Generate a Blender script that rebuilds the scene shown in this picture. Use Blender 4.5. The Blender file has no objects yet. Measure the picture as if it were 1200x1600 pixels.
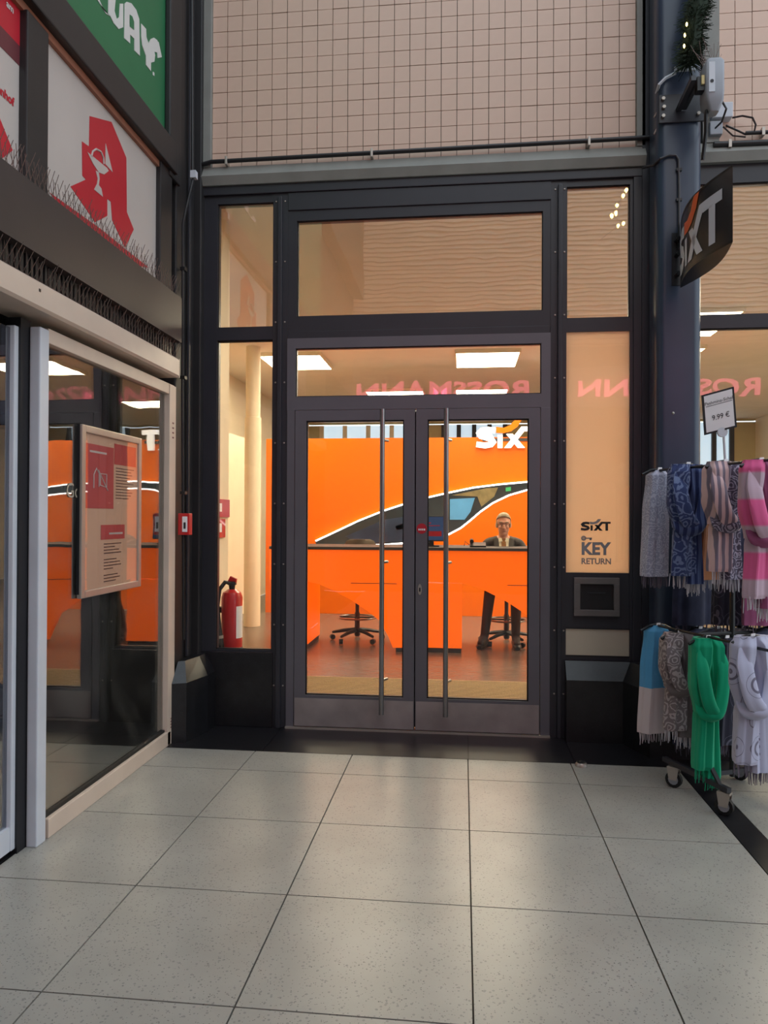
import bpy, bmesh, math, random
from mathutils import Vector, Matrix
random.seed(7)
scene = bpy.context.scene
COL = scene.collection

# ------------------------------------------------------------------ camera
FPX = 1136.74; YAW = -0.10803; PITCH = 0.00728; ROLL = 0.0041
CAM = Vector((0.0, -4.8, 1.4137))
def _axes():
    cy, sy, cp, sp = math.cos(YAW), math.sin(YAW), math.cos(PITCH), math.sin(PITCH)
    f = Vector((sy*cp, cy*cp, sp)); r = Vector((cy, -sy, 0)); u = r.cross(f)
    cr, sr = math.cos(ROLL), math.sin(ROLL)
    return cr*r + sr*u, -sr*r + cr*u, f
AR, AU, AF = _axes()
cd = bpy.data.cameras.new('camera'); cam = bpy.data.objects.new('camera', cd); COL.objects.link(cam)
cd.sensor_fit = 'VERTICAL'; cd.sensor_height = 36.0; cd.lens = FPX/1600*36.0; cd.clip_start = 0.05; cd.clip_end = 200
m3 = Matrix((AR, AU, -AF)).transposed()
cam.matrix_world = Matrix.Translation(CAM) @ m3.to_4x4()
scene.camera = cam
def ray(x, y): return AF + AR*((x-600)/FPX) - AU*((y-800)/FPX)
def PZ(x, y, z=0.0):
    v = ray(x, y); return CAM + v*((z-CAM.z)/v.z)
def PY(x, y, Y=0.0):
    v = ray(x, y); return CAM + v*((Y-CAM.y)/v.y)
def PX(x, y, X):
    v = ray(x, y); return CAM + v*((X-CAM.x)/v.x)

# ------------------------------------------------------------------ light
SKY = 1.88          # overcast daylight over the passage
LAMP = 19.0         # ceiling panels of the office
world = bpy.data.worlds.new('overcast_sky'); scene.world = world; world.use_nodes = True
bg = world.node_tree.nodes['Background']; bg.inputs[0].default_value = (0.80, 0.905, 1.0, 1); bg.inputs[1].default_value = SKY
vs = scene.view_settings
scene.display_settings.display_device = 'sRGB'
vs.view_transform = 'Standard'; vs.look = 'None'; vs.gamma = 1.0; vs.use_curve_mapping = False
vs.exposure = 0.0

# ------------------------------------------------------------------ materials
MATS = {}
def s2l(c): return tuple((v/12.92 if v <= .04045 else ((v+.055)/1.055)**2.4) for v in c)
def rgb(r, g, b): return s2l((r/255, g/255, b/255))
def mat(name, col, rough=.5, metal=0.0, var=0.0, scale=8.0, bump=0.0, bscale=60.0, spec=.5, coat=0.0, emit=None, estr=0.0, speck=None, stretch=None):
    if name in MATS: return MATS[name]
    m = bpy.data.materials.new(name); MATS[name] = m; m.use_nodes = True
    nt = m.node_tree; b = nt.nodes['Principled BSDF']
    b.inputs['Roughness'].default_value = rough; b.inputs['Metallic'].default_value = metal
    b.inputs['Specular IOR Level'].default_value = spec; b.inputs['Coat Weight'].default_value = coat
    b.inputs['Base Color'].default_value = (*col, 1)
    tc = nt.nodes.new('ShaderNodeTexCoord'); mp = nt.nodes.new('ShaderNodeMapping'); nt.links.new(tc.outputs['Object'], mp.inputs['Vector'])
    if stretch: mp.inputs['Scale'].default_value = stretch
    last = None
    n = nt.nodes.new('ShaderNodeTexNoise'); n.inputs['Scale'].default_value = scale; n.inputs['Detail'].default_value = 5
    nt.links.new(mp.outputs['Vector'], n.inputs['Vector'])
    r = nt.nodes.new('ShaderNodeValToRGB'); v = max(var, .03)
    r.color_ramp.elements[0].position = .3; r.color_ramp.elements[1].position = .7
    r.color_ramp.elements[0].color = (*[c*(1-v) for c in col], 1); r.color_ramp.elements[1].color = (*[min(1, c*(1+v*.7)) for c in col], 1)
    nt.links.new(n.outputs['Fac'], r.inputs['Fac']); last = r.outputs['Color']
    if speck:
        for (sc, thr, sc_col) in speck:
            vo = nt.nodes.new('ShaderNodeTexVoronoi'); vo.inputs['Scale'].default_value = sc
            nt.links.new(tc.outputs['Object'], vo.inputs['Vector'])
            wn = nt.nodes.new('ShaderNodeMath'); wn.operation = 'LESS_THAN'; wn.inputs[1].default_value = thr
            nt.links.new(vo.outputs['Distance'], wn.inputs[0])
            mx = nt.nodes.new('ShaderNodeMixRGB'); mx.inputs['Color2'].default_value = (*sc_col, 1)
            nt.links.new(wn.outputs[0], mx.inputs['Fac']); nt.links.new(last, mx.inputs['Color1']); last = mx.outputs['Color']
    nt.links.new(last, b.inputs['Base Color'])
    if bump:
        n2 = nt.nodes.new('ShaderNodeTexNoise'); n2.inputs['Scale'].default_value = bscale; nt.links.new(mp.outputs['Vector'], n2.inputs['Vector'])
        bp = nt.nodes.new('ShaderNodeBump'); bp.inputs['Strength'].default_value = bump; bp.inputs['Distance'].default_value = .01
        nt.links.new(n2.outputs['Fac'], bp.inputs['Height']); nt.links.new(bp.outputs['Normal'], b.inputs['Normal'])
    if emit:
        b.inputs['Emission Color'].default_value = (*emit, 1); b.inputs['Emission Strength'].default_value = estr
    return m
def glass(name, tint=(1, 1, 1), f0=.045, refl=(1, 1, 1), haze=0.0):
    m = bpy.data.materials.new(name); MATS[name] = m; m.use_nodes = True
    nt = m.node_tree; nt.nodes.remove(nt.nodes['Principled BSDF']); out = nt.nodes['Material Output']
    lw = nt.nodes.new('ShaderNodeLayerWeight'); lw.inputs['Blend'].default_value = .5
    p = nt.nodes.new('ShaderNodeMath'); p.operation = 'POWER'; p.inputs[1].default_value = 5; nt.links.new(lw.outputs['Facing'], p.inputs[0])
    ma = nt.nodes.new('ShaderNodeMath'); ma.operation = 'MULTIPLY_ADD'; ma.inputs[1].default_value = 1-f0; ma.inputs[2].default_value = f0; nt.links.new(p.outputs[0], ma.inputs[0])
    t = nt.nodes.new('ShaderNodeBsdfTransparent'); t.inputs[0].default_value = (*tint, 1)
    g = nt.nodes.new('ShaderNodeBsdfGlossy'); g.inputs['Color'].default_value = (*refl, 1); g.inputs['Roughness'].default_value = 0.0
    tn = nt.nodes.new('ShaderNodeTexNoise'); tn.inputs['Scale'].default_value = 3.0; bp = nt.nodes.new('ShaderNodeBump'); bp.inputs['Strength'].default_value = .012; bp.inputs['Distance'].default_value = .05
    tcn = nt.nodes.new('ShaderNodeTexCoord'); nt.links.new(tcn.outputs['Object'], tn.inputs['Vector']); nt.links.new(tn.outputs['Fac'], bp.inputs['Height']); nt.links.new(bp.outputs['Normal'], g.inputs['Normal'])
    mx = nt.nodes.new('ShaderNodeMixShader'); nt.links.new(ma.outputs[0], mx.inputs[0]); nt.links.new(t.outputs[0], mx.inputs[1]); nt.links.new(g.outputs[0], mx.inputs[2])
    last = mx.outputs[0]
    if haze:
        d = nt.nodes.new('ShaderNodeBsdfDiffuse'); d.inputs[0].default_value = (.7, .68, .62, 1)
        n = nt.nodes.new('ShaderNodeTexNoise'); n.inputs['Scale'].default_value = 2.2; n.inputs['Detail'].default_value = 8; n.inputs['Distortion'].default_value = 1.5
        nt.links.new(tcn.outputs['Object'], n.inputs['Vector'])
        mr = nt.nodes.new('ShaderNodeMapRange'); mr.inputs[1].default_value = .45; mr.inputs[2].default_value = .8; mr.inputs[3].default_value = haze*.3; mr.inputs[4].default_value = haze*2
        nt.links.new(n.outputs['Fac'], mr.inputs[0])
        m2 = nt.nodes.new('ShaderNodeMixShader'); nt.links.new(mr.outputs[0], m2.inputs[0]); nt.links.new(last, m2.inputs[1]); nt.links.new(d.outputs[0], m2.inputs[2]); last = m2.outputs[0]
    nt.links.new(last, out.inputs['Surface'])
    return m
def emis(name, col, s):
    return mat(name, (.8, .8, .8), .6, emit=col, estr=s)

M_frame = mat('anthracite_paint', rgb(46, 46, 52), .38, .0, .08, 5, spec=.5)
M_door = mat('door_grey_paint', rgb(100, 96, 102), .36, .1, .05, 4)
M_steel = mat('brushed_steel', rgb(150, 146, 145), .33, .9, .08, 30, stretch=(1, 1, 20))
M_kick = mat('kick_plate_steel', rgb(165, 154, 152), .36, .45, .18, 6)
M_black = mat('black_metal', rgb(24, 24, 27), .4, 0, .1, 8)
M_rubber = mat('black_rubber', rgb(14, 14, 15), .6)
M_granite = mat('black_granite', rgb(26, 26, 29), .32, 0, .35, 18, speck=[(90, .12, rgb(60, 60, 64))])
M_terr = mat('terrazzo', rgb(152, 150, 143), .33, 0, .10, 3.5, bump=.02, bscale=90, speck=[(48, .20, rgb(126, 125, 121)), (95, .16, rgb(92, 90, 86)), (30, .07, rgb(66, 63, 60))])
M_joint = mat('floor_joint', rgb(62, 56, 48), .8, 0, .2, 20)
M_tile = mat('salmon_wall_tile', rgb(218, 186, 166), .42, 0, .09, 3, bump=.03, bscale=20)
M_grout = mat('tile_grout', rgb(78, 68, 60), .85, 0, .1)
M_gtrim = mat('grey_render', rgb(138, 138, 132), .6, 0, .12, 6, bump=.05)
M_column = mat('navy_steel', rgb(54, 64, 82), .30, 0, .12, 3)
M_cream = mat('cream_paint', rgb(203, 184, 168), .45, 0, .07, 5)
M_white = mat('white_paint', rgb(196, 200, 208), .45, 0, .05, 6)
M_fascia = mat('brown_fascia', rgb(60, 52, 51), .45, 0, .12, 3)
M_bdark = mat('dark_building_steel', rgb(38, 36, 37), .45, 0, .15, 5)
M_signwhite = mat('white_film', rgb(186, 176, 170), .5, 0, .04, 3)
M_signred = mat('red_film', rgb(184, 28, 44), .45, 0, .05, 3)
M_signdred = mat('dark_red_film', rgb(100, 44, 50), .45)
M_green = mat('green_sign_film', rgb(38, 108, 68), .5, 0, .06, 3)
M_letw = mat('white_letter', rgb(210, 208, 204), .5)
M_orange = mat('orange_laminate', rgb(255, 120, 8), .22, 0, .03, 3, coat=.3)
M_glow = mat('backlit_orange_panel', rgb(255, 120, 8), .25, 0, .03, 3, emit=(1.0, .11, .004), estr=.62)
M_orangew = mat('orange_back_wall', rgb(236, 110, 6), .3, 0, .03, 2)
M_iwall = mat('ivory_plaster', rgb(236, 222, 194), .7, 0, .03, 4)
M_ceil = mat('ceiling_plaster', rgb(240, 232, 218), .8, 0, .03, 4)
M_ifloor = mat('brown_vinyl_floor', rgb(112, 98, 88), .26, 0, .18, 6, stretch=(1, 9, 1))
M_plinth = mat('charcoal_plinth', rgb(58, 56, 56), .5)
M_peach = mat('peach_bulkhead', rgb(224, 178, 146), .7, 0, .03, 2)
M_red = mat('red_enamel', rgb(190, 30, 34), .3, 0, .05, coat=.4)
M_alu = mat('aluminium', rgb(182, 172, 162), .35, .6, .05)
M_wire = mat('spike_wire', rgb(112, 96, 90), .5, .4)
M_paper = mat('paper', rgb(238, 236, 238), .6)
M_ink = mat('dark_ink', rgb(38, 38, 42), .6)
M_greytext = mat('grey_letter', rgb(138, 136, 140), .6)
M_greybox = mat('grey_housing', rgb(150, 154, 162), .45, 0, .06)
M_skin = mat('skin', rgb(214, 150, 122), .5, 0, .06, 12)
M_led = emis('white_led', (1, .96, .92), 5.0)
M_lamp = emis('lamp_diffuser', (1.0, .88, .62), LAMP)
G_clear = glass('clear_pane', (1, 1, 1), .028)
G_top = glass('upper_pane', (.92, .92, .92), .15)
G_dark = glass('shop_pane', (.7, .72, .7), .20, haze=.02)
G_post = glass('poster_pane', (1, 1, 1), .05)

# ------------------------------------------------------------------ mesh helpers
class MB:
    def __init__(s): s.v = []; s.f = []; s.m = []
    def face(s, pts, mi=0):
        n = len(s.v); s.v += [tuple(p) for p in pts]; s.f.append(tuple(range(n, n+len(pts)))); s.m.append(mi)
    def box(s, lo, hi, mi=0, bev=0.0):
        x0, y0, z0 = [min(a, b) for a, b in zip(lo, hi)]; x1, y1, z1 = [max(a, b) for a, b in zip(lo, hi)]
        n = len(s.v); s.v += [(x0,y0,z0),(x1,y0,z0),(x1,y1,z0),(x0,y1,z0),(x0,y0,z1),(x1,y0,z1),(x1,y1,z1),(x0,y1,z1)]
        for q in ((0,3,2,1),(4,5,6,7),(0,1,5,4),(1,2,6,5),(2,3,7,6),(3,0,4,7)): s.f.append(tuple(n+i for i in q)); s.m.append(mi)
        return s
    def prism(s, pts, d, mi=0):
        """extrude the planar polygon pts along vector d"""
        n = len(s.v); k = len(pts); d = Vector(d)
        s.v += [tuple(p) for p in pts] + [tuple(Vector(p)+d) for p in pts]
        s.f.append(tuple(range(n+k-1, n-1, -1))); s.m.append(mi); s.f.append(tuple(range(n+k, n+2*k))); s.m.append(mi)
        for i in range(k): j = (i+1) % k; s.f.append((n+i, n+j, n+k+j, n+k+i)); s.m.append(mi)
        return s
    def loft(s, rings, mi=0, cap=True, closed=True):
        n = len(s.v); k = len(rings[0])
        for r in rings: s.v += [tuple(p) for p in r]
        for a in range(len(rings)-1):
            for i in range(k if closed else k-1):
                j = (i+1) % k; s.f.append((n+a*k+i, n+a*k+j, n+(a+1)*k+j, n+(a+1)*k+i)); s.m.append(mi)
        if cap and closed:
            s.f.append(tuple(n+i for i in range(k-1, -1, -1))); s.m.append(mi)
            e = n+(len(rings)-1)*k; s.f.append(tuple(e+i for i in range(k))); s.m.append(mi)
        return s
    def tube(s, pts, r, seg=8, mi=0):
        pts = [Vector(p) for p in pts]; rings = []; up = None
        for i, p in enumerate(pts):
            t = (pts[min(i+1, len(pts)-1)] - pts[max(i-1, 0)]).normalized()
            if up is None: up = t.orthogonal().normalized()
            up = (up - t*up.dot(t)); up = up.normalized() if up.length > 1e-6 else t.orthogonal().normalized()
            b = t.cross(up); rr = r[i] if isinstance(r, (list, tuple)) else r
            rings.append([p + (up*math.cos(a) + b*math.sin(a))*rr for a in [2*math.pi*k/seg for k in range(seg)]])
        return s.loft(rings, mi)
    def lathe(s, prof, c=(0, 0, 0), seg=16, mi=0):
        c = Vector(c); return s.loft([[c + Vector((r*math.cos(a), r*math.sin(a), z)) for a in [2*math.pi*k/seg for k in range(seg)]] for r, z in prof], mi)
    def build(s, name, mats, parent=None, smooth=False, bev=0.0):
        me = bpy.data.meshes.new(name); me.from_pydata(s.v, [], s.f)
        if not isinstance(mats, (list, tuple)): mats = [mats]
        for m in mats: me.materials.append(m)
        me.polygons.foreach_set('material_index', s.m)
        bm = bmesh.new(); bm.from_mesh(me); bmesh.ops.recalc_face_normals(bm, faces=bm.faces)
        if bev: bmesh.ops.bevel(bm, geom=[e for e in bm.edges], offset=bev, segments=2, affect='EDGES', profile=.6)
        bm.to_mesh(me); bm.free()
        if smooth:
            me.polygons.foreach_set('use_smooth', [True]*len(me.polygons))
            try: me.set_sharp_from_angle(angle=math.radians(40))
            except Exception: pass
        o = bpy.data.objects.new(name, me); COL.objects.link(o)
        return o
def tag(o, label=None, cat=None, group=None, kind=None):
    if label: o['label'] = label
    if cat: o['category'] = cat
    if group: o['group'] = group
    if kind: o['kind'] = kind
    return o
def thing(name, label, cat, loc=(0, 0, 0), group=None, kind=None):
    o = bpy.data.objects.new(name, None); COL.objects.link(o); o.location = loc; o.empty_display_size = .1
    return tag(o, label, cat, group, kind)
def part(name, mb, m, parent, smooth=False, bev=0.0, label=None, kind=None):
    """child mesh given in world coordinates"""
    o = mb.build(name, m, None, smooth, bev); o.parent = parent
    o.matrix_parent_inverse = Matrix.Identity(4) if parent.parent else Matrix.Translation(-Vector(parent.location))
    if label: o['label'] = label
    if kind: o['kind'] = kind
    return o
def copy_mesh(o, loc, parent):
    c = o.copy(); COL.objects.link(c); c.parent = parent; c.location = loc; return c
def bx(lo, hi): return MB().box(lo, hi)
def struct(name, mb, m, label, cat=None, smooth=False, bev=0.0):
    o = mb.build(name, m, None, smooth, bev); tag(o, label, cat, None, 'structure'); return o
def sthing(name, label, loc=(0, 0, 0)): return thing(name, label, None, loc, None, 'structure')

def stroke(pts, w):
    """ribbon polygon round a 2-D polyline"""
    P = [Vector(p) for p in pts]; L = []; R = []
    for i, p in enumerate(P):
        a = (p - P[i-1]).normalized() if i else None; b = (P[i+1]-p).normalized() if i < len(P)-1 else None
        t = ((a or b) + (b or a)).normalized(); n = Vector((-t.y, t.x)); k = 1.0
        if a is not None and b is not None: k = min(1.6, 1/max(.3, n.dot(Vector((-b.y, b.x)))))
        ww = (w[i] if isinstance(w, (list, tuple)) else w)/2*k
        L.append(p+n*ww); R.append(p-n*ww)
    return L + R[::-1]
def rect(x0, y0, x1, y1): return [Vector((x0, y0)), Vector((x1, y0)), Vector((x1, y1)), Vector((x0, y1))]
def decal(mb, polys, o, ux, uy, t, mi=0):
    """flat raised letters: 2-D polygons laid on the plane (o, ux, uy), t thick along ux x uy"""
    o = Vector(o); ux = Vector(ux); uy = Vector(uy); n = ux.cross(uy).normalized()*t
    for p in polys: mb.prism([o + ux*q[0] + uy*q[1] for q in p], n, mi)
    return mb
def LS(): return stroke([(.98,.82),(.62,.87),(.32,.83),(.18,.70),(.26,.57),(.55,.49),(.80,.41),(.88,.28),(.78,.17),(.48,.12),(.04,.18)], .26)
LOGO = [LS(), rect(1.10, 0, 1.34, .60), [Vector(p) for p in ((1.42,0),(1.76,0),(2.60,1.0),(2.26,1.0))], [Vector(p) for p in ((1.52,.66),(1.84,.66),(2.44,0),(2.10,0))], rect(2.44, .78, 3.30, 1.0), rect(2.74, 0, 3.02, .8)]
SWOOSH = [[Vector(p) for p in ((1.02,1.00),(1.40,.95),(1.70,1.06),(1.92,1.30),(2.26,1.30),(2.08,1.00),(1.75,.78),(1.40,.70),(1.02,.72))]]
def text_polys(txt, size, bold=0.0, align='LEFT'):
    """mesh of a text in its own x/y plane -> list of (verts, faces)"""
    c = bpy.data.curves.new('t', 'FONT'); c.body = txt; c.size = size; c.offset = bold; c.align_x = align; c.resolution_u = 3
    o = bpy.data.objects.new('t', c); COL.objects.link(o)
    dg = bpy.context.evaluated_depsgraph_get(); dg.update(); me = bpy.data.meshes.new_from_object(o.evaluated_get(dg))
    v = [tuple(q.co) for q in me.vertices]; f = [tuple(p.vertices) for p in me.polygons]
    bpy.data.objects.remove(o); bpy.data.curves.remove(c); bpy.data.meshes.remove(me)
    return v, f
def text_mb(txt, size, o, ux, uy, bold=0.0, align='LEFT', lift=.002, fitw=None, mb=None, mi=0):
    v, f = text_polys(txt, size, bold, align); o = Vector(o); ux = Vector(ux).normalized(); uy = Vector(uy).normalized(); n = ux.cross(uy).normalized()
    k = 1.0
    if fitw:
        w = max(p[0] for p in v)-min(p[0] for p in v); k = fitw/w
    mb = mb or MB(); b = len(mb.v)
    mb.v += [tuple(o + ux*p[0]*k + uy*p[1] + n*lift) for p in v]; mb.f += [tuple(b+i for i in q) for q in f]; mb.m += [mi]*len(f)
    return mb

# ================================================================== FLOOR
XS = [-1.80, -1.24, -0.65, 0.034, 0.621, 1.21]
YS = [-0.505, -0.835, -1.478, -2.122, -2.750, -3.39, -4.03, -4.67, -5.31]
fl = struct('floor', bx((-1.9, -9.0, -.06), (9, .0, -.012)).box((9, -9.0, -.06), (14, 7, -.012)).box((-9, -9.0, -.06), (-1.9, -5.1, -.012)), M_joint, 'pale terrazzo paving of the passage floor')
J = .0028
def tile_mb(x0, x1, y0, y1): return bx((x0+J, y0+J, -.03), (x1-J, y1-J, 0))
XA = [-1.86] + XS[1:]
for i in range(len(XA)-1):
    for j in range(len(YS)-1):
        part('floor_tile', tile_mb(XA[i], XA[i+1], YS[j+1], YS[j]), M_terr, fl)
part('border_strip', bx((1.213, -9, -.03), (1.336, -.505, .0)), M_granite, fl, label='black granite strip set into the pale floor')
for i in range(6):
    x0 = 1.339 + i*.64
    for j in range(len(YS)-1): part('floor_tile', tile_mb(x0, x0+.64, YS[j+1], YS[j]), M_terr, fl)
for x0, x1 in ((-1.9, -1.2), (-1.2, .037), (.037, .65), (.65, 1.9), (1.9, 5.2)):
    part('threshold_slab', bx((x0+.0015, -.503, -.03), (x1-.0015, .02, .0)), M_granite, fl)
m = MB()
for i in range(14):
    for j in range(6): m.box((-1.86+i*.66+J, -5.31-(j+1)*.62+J, -.03), (-1.86+(i+1)*.66-J, -5.31-j*.62-J, 0))
o = part('far_tiles', m, M_terr, fl, kind='stuff')
part('left_strip', bx((-2.3, -4.2, -.03), (-1.865, -1.86, .001)), M_granite, fl)

# ================================================================== TILED WALL ABOVE
ZB = 3.79; TP = .1040; TX0 = -1.712
wf = sthing('wall_front', 'salmon square-tiled wall above the glazed entrance', (0, .02, 3.7))
part('backing', bx((-1.86, .012, 3.66), (1.24, .25, 9)), M_grout, wf)
tm = MB().box((.002, 0, .002), (TP-.002, .012, TP-.002))
def tiles(parent, x0, z0, nc, nr, off):
    base = tm.build('wall_tile', M_tile); base.parent = parent; base.location = Vector((x0, 0, z0)) - off
    for r in range(nr):
        for c in range(nc):
            if r or c:
                t = copy_mesh(base, Vector((x0+c*TP, random.uniform(-.0012, .0012), z0+r*TP)) - off, parent)
                t.rotation_euler = (random.uniform(-.006, .006), 0, random.uniform(-.006, .006))
tiles(wf, TX0, ZB, 27, 11, Vector(wf.location))
m = MB()
for r in range(11, 45):
    for c in range(27): m.box((TX0+c*TP+.0015, 0, ZB+r*TP+.0015), (TX0+(c+1)*TP-.0015, .012, ZB+(r+1)*TP-.0015))
part('upper_tiles', m, M_tile, wf, kind='stuff')
struct('trim_1', MB().prism([(-1.80, -.035, 3.66), (-1.80, -.06, 3.715), (-1.80, -.02, 3.79), (-1.80, .02, 3.79), (-1.80, .02, 3.66)], (2.95, 0, 0)), M_gtrim, 'grey sill ledge under the tiled wall')
struct('trim_2', bx((-1.80, -.03, 3.79), (TX0, .02, 9)), M_gtrim, 'grey upright edge at the tiled wall beside the dark corner', bev=.004)
struct('trim_3', bx((TX0+27*TP, -.03, 3.79), (1.152, .02, 9)), M_gtrim, 'grey upright edge at the tiled wall beside the steel column', bev=.004)
struct('trim_4', MB().box((-1.78, -.02, 3.60), (1.16, .06, 3.66)).box((1.08, -.015, .0), (1.32, .06, 3.66)), M_frame, 'dark head frame below the grey ledge', bev=.004)
p_ = thing('conduit_pipe', 'black conduit pipe running along the foot of the tiled wall', 'pipe', (-.3, -.045, 3.84))
part('pipe', MB().tube([PY(300, 262, -.045), PY(330, 253, -.045), PY(1010, 215, -.045), PY(1040, 213, -.045)], .014, 10), M_black, p_, True)
for px, py in ((354, 252), (581, 240), (920, 222)):
    q = PY(px, py, -.045); part('clip', bx(q-Vector((.008, .018, .028)), q+Vector((.008, .05, .028))), M_alu, p_, bev=.003)

# right-hand bay wall
wr = sthing('wall_right', 'salmon tiled wall above the shop window right of the column', (1.5, .02, 3.7))
part('backing', bx((1.24, .012, 3.66), (5.2, .25, 9)), M_grout, wr)
tiles(wr, 1.60, ZB, 7, 12, Vector(wr.location))
m = MB()
for r in range(45):
    for c in range(34):
        if not (c < 7 and r < 12): m.box((1.60+c*TP+.0015, 0, ZB+r*TP+.0015), (1.60+(c+1)*TP-.0015, .012, ZB+(r+1)*TP-.0015))
part('upper_tiles', m, M_tile, wr, kind='stuff')
struct('trim_5', MB().prism([(1.45, -.035, 3.66), (1.45, -.06, 3.715), (1.45, -.02, 3.79), (1.45, .02, 3.79), (1.45, .02, 3.66)], (3.7, 0, 0)).box((1.50, -.03, 3.79), (1.60, .02, 9)), M_gtrim, 'grey ledge over the shop window right of the column')

# ================================================================== ENTRANCE FRAMING
def window(n, label, x0, x1, z0, z1, fr, g, y=0.0, depth=.07, fm=None, inset=.02):
    """glass opening x0..x1, z0..z1 with a frame of widths fr=(left,right,bottom,top)"""
    w = sthing('window_%d' % n, label, ((x0+x1)/2, y, z0))
    l, r, b, t = fr; fm = fm or M_frame
    m = MB().box((x0-l, y, z0-b), (x0, y+depth, z1+t)).box((x1, y, z0-b), (x1+r, y+depth, z1+t)).box((x0, y, z0-b), (x1, y+depth, z0)).box((x0, y, z1), (x1, y+depth, z1+t))
    part('window_frame', m, fm, w)
    part('bead', MB().box((x0, y+inset-.008, z0), (x0+.006, y+inset, z1)).box((x1-.006, y+inset-.008, z0), (x1, y+inset, z1)).box((x0, y+inset-.008, z0), (x1, y+inset, z0+.006)).box((x0, y+inset-.008, z1-.006), (x1, y+inset, z1)), M_rubber, w)
    if g: part('pane', bx((x0, y+inset, z0), (x1, y+inset+.008, z1)), g, w)
    return w
window(1, 'tall narrow lower side pane left of the door showing the fire extinguisher', -1.669, -1.281, .514, 2.613, (.11, .0, .03, .0), G_clear)
window(2, 'upper side pane at the left above the extinguisher window', -1.669, -1.281, 2.700, 3.545, (.11, .0, .087, .06), G_top)
window(3, 'wide upper transom pane reflecting the ribbed facade', -1.118, .512, 2.763, 3.41, (.06, .05, .10, .07), G_top)
window(4, 'low transom pane directly over the double door', -1.121, .502, 2.220, 2.546, (.058, .059, .089, .068), G_clear, y=-.012, fm=M_door)
window(5, 'upper side pane at the right reflecting the ribbed facade', .662, 1.061, 2.705, 3.56, (.0, .09, .087, .05), G_top)
struct('trim_6', bx((-1.178, 0, 2.614), (.561, .07, 2.664)).box((-1.178, -.01, 3.48), (.561, .06, 3.60)), M_frame, 'dark cross bar between the two transom panes', bev=.003)
def mullion(n, x0, x1, label, px1, px2):
    s = sthing('trim_%d' % n, label, ((x0+x1)/2, 0, 0))
    part('post', bx((x0, -.004, 0), (x1, .09, 3.60)), M_frame, s)
    part('fin', bx((px1, -.03, .0), (px2, 0, 3.57)), M_frame, s, bev=.005)
    b0 = None
    for k in range(9):
        z = .28 + k*.408
        for dx in (-.025, .045):
            x = px1 + (.022 if dx > 0 else -.012) + (0.006 if dx > 0 else 0)
            xx = (px1 - .016) if dx < 0 else (px2 + .016)
            if b0 is None:
                b0 = MB().lathe([(.0001, 0), (.006, .001), (.005, .005), (.0001, .006)], seg=8).build('bolt', M_alu, None, True)
                b0.parent = s; b0.rotation_euler = (math.pi/2, 0, 0); b0.location = Vector((xx, -.004, z)) - s.location
            else: copy_mesh(b0, Vector((xx, -.004, z)) - s.location, s)
mullion(7, -1.281, -1.178, 'dark bolted post left of the double door', -1.245, -1.215)
mullion(8, .561, .662, 'dark bolted post right of the double door', .605, .632)
struct('trim_9', bx((-1.78, -.02, .0), (-1.27, .12, .50)), M_granite, 'black granite dado panel under the extinguisher window', bev=.004)

# door frame and leaves
struct('trim_10', bx((-1.178, -.012, 0), (-1.124, .07, 2.131)).box((.499, -.012, 0), (.561, .07, 2.131)), M_door, 'grey door frame jambs', bev=.003)
struct('trim_11', bx((-1.178, -.03, 0), (.561, .07, .012)), M_alu, 'flat metal threshold under the double door')
def leaf(n, label, x0, x1, gx0, gx1, hx):
    d = sthing('door_%d' % n, label, ((x0+x1)/2, -.01, .015))
    g = .004; y0, y1 = -.016, .05; z0, z1 = .016, 2.128
    m = MB().box((x0+g, y0, .225), (gx0, y1, z1)).box((gx1, y0, .225), (x1-g, y1, z1)).box((gx0, y0, z0), (gx1, y1, .225)).box((x0+g, y0, z0), (gx0, y1, .225)).box((gx1, y0, z0), (x1-g, y1, .225)).box((gx0, y0, 2.058), (gx1, y1, z1))
    part('leaf_frame', m, M_door, d)
    part('gasket', MB().box((gx0, y0+.014, .225), (gx0+.008, y0+.024, 2.058)).box((gx1-.008, y0+.014, .225), (gx1, y0+.024, 2.058)).box((gx0, y0+.014, .225), (gx1, y0+.024, .233)).box((gx0, y0+.014, 2.05), (gx1, y0+.024, 2.058)), M_rubber, d)
    part('pane', bx((gx0, .008, .225), (gx1, .016, 2.058)), G_clear, d)
    part('kick_plate', bx((x0+.008, y0-.003, .02), (x1-.008, y0, .205)), M_kick, d, label='scuffed steel kick plate')
    h = part('handle', MB().tube([(hx, y0-.07, .13), (hx, y0-.07, 2.12)], .0165, 14), M_steel, d, True, label='long brushed steel pull bar')
    for z in (.35, 1.12, 1.92):
        part('bracket', MB().tube([(hx, y0-.07, z), (hx+.03, y0, z)], .009, 8), M_steel, h, True)
    return d
d1 = leaf(1, 'left leaf of the grey glazed double door', -1.124, -.312, -1.045, -.388, -.524)
d2 = leaf(2, 'right leaf of the grey glazed double door with lock', -.312, .499, -.232, .424, -.108)
part('astragal', bx((-.335, .05, .02), (-.29, .062, 2.12)), M_frame, d2)
q = PY(656, 921, -.016); mm = MB().prism([q + Vector((.013*math.cos(a), -.006, .036*math.sin(a))) for a in [k*math.pi/8 for k in range(16)]], (0, .006, 0))
pl = part('lock_plate', mm, M_alu, d2, label='oval steel lock plate'); part('keyhole', bx(q+Vector((-.005, -.009, -.014)), q+Vector((.005, -.005, .012))), M_black, pl)
q = PY(659, 826, -.016); mm = MB().prism([q + Vector((.034*math.cos(a), -.002, .034*math.sin(a))) for a in [k*math.pi/12 for k in range(24)]], (0, .002, 0))
st = part('sticker', mm, M_signred, d2, label='round red push sticker'); tmb = MB()
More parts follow.
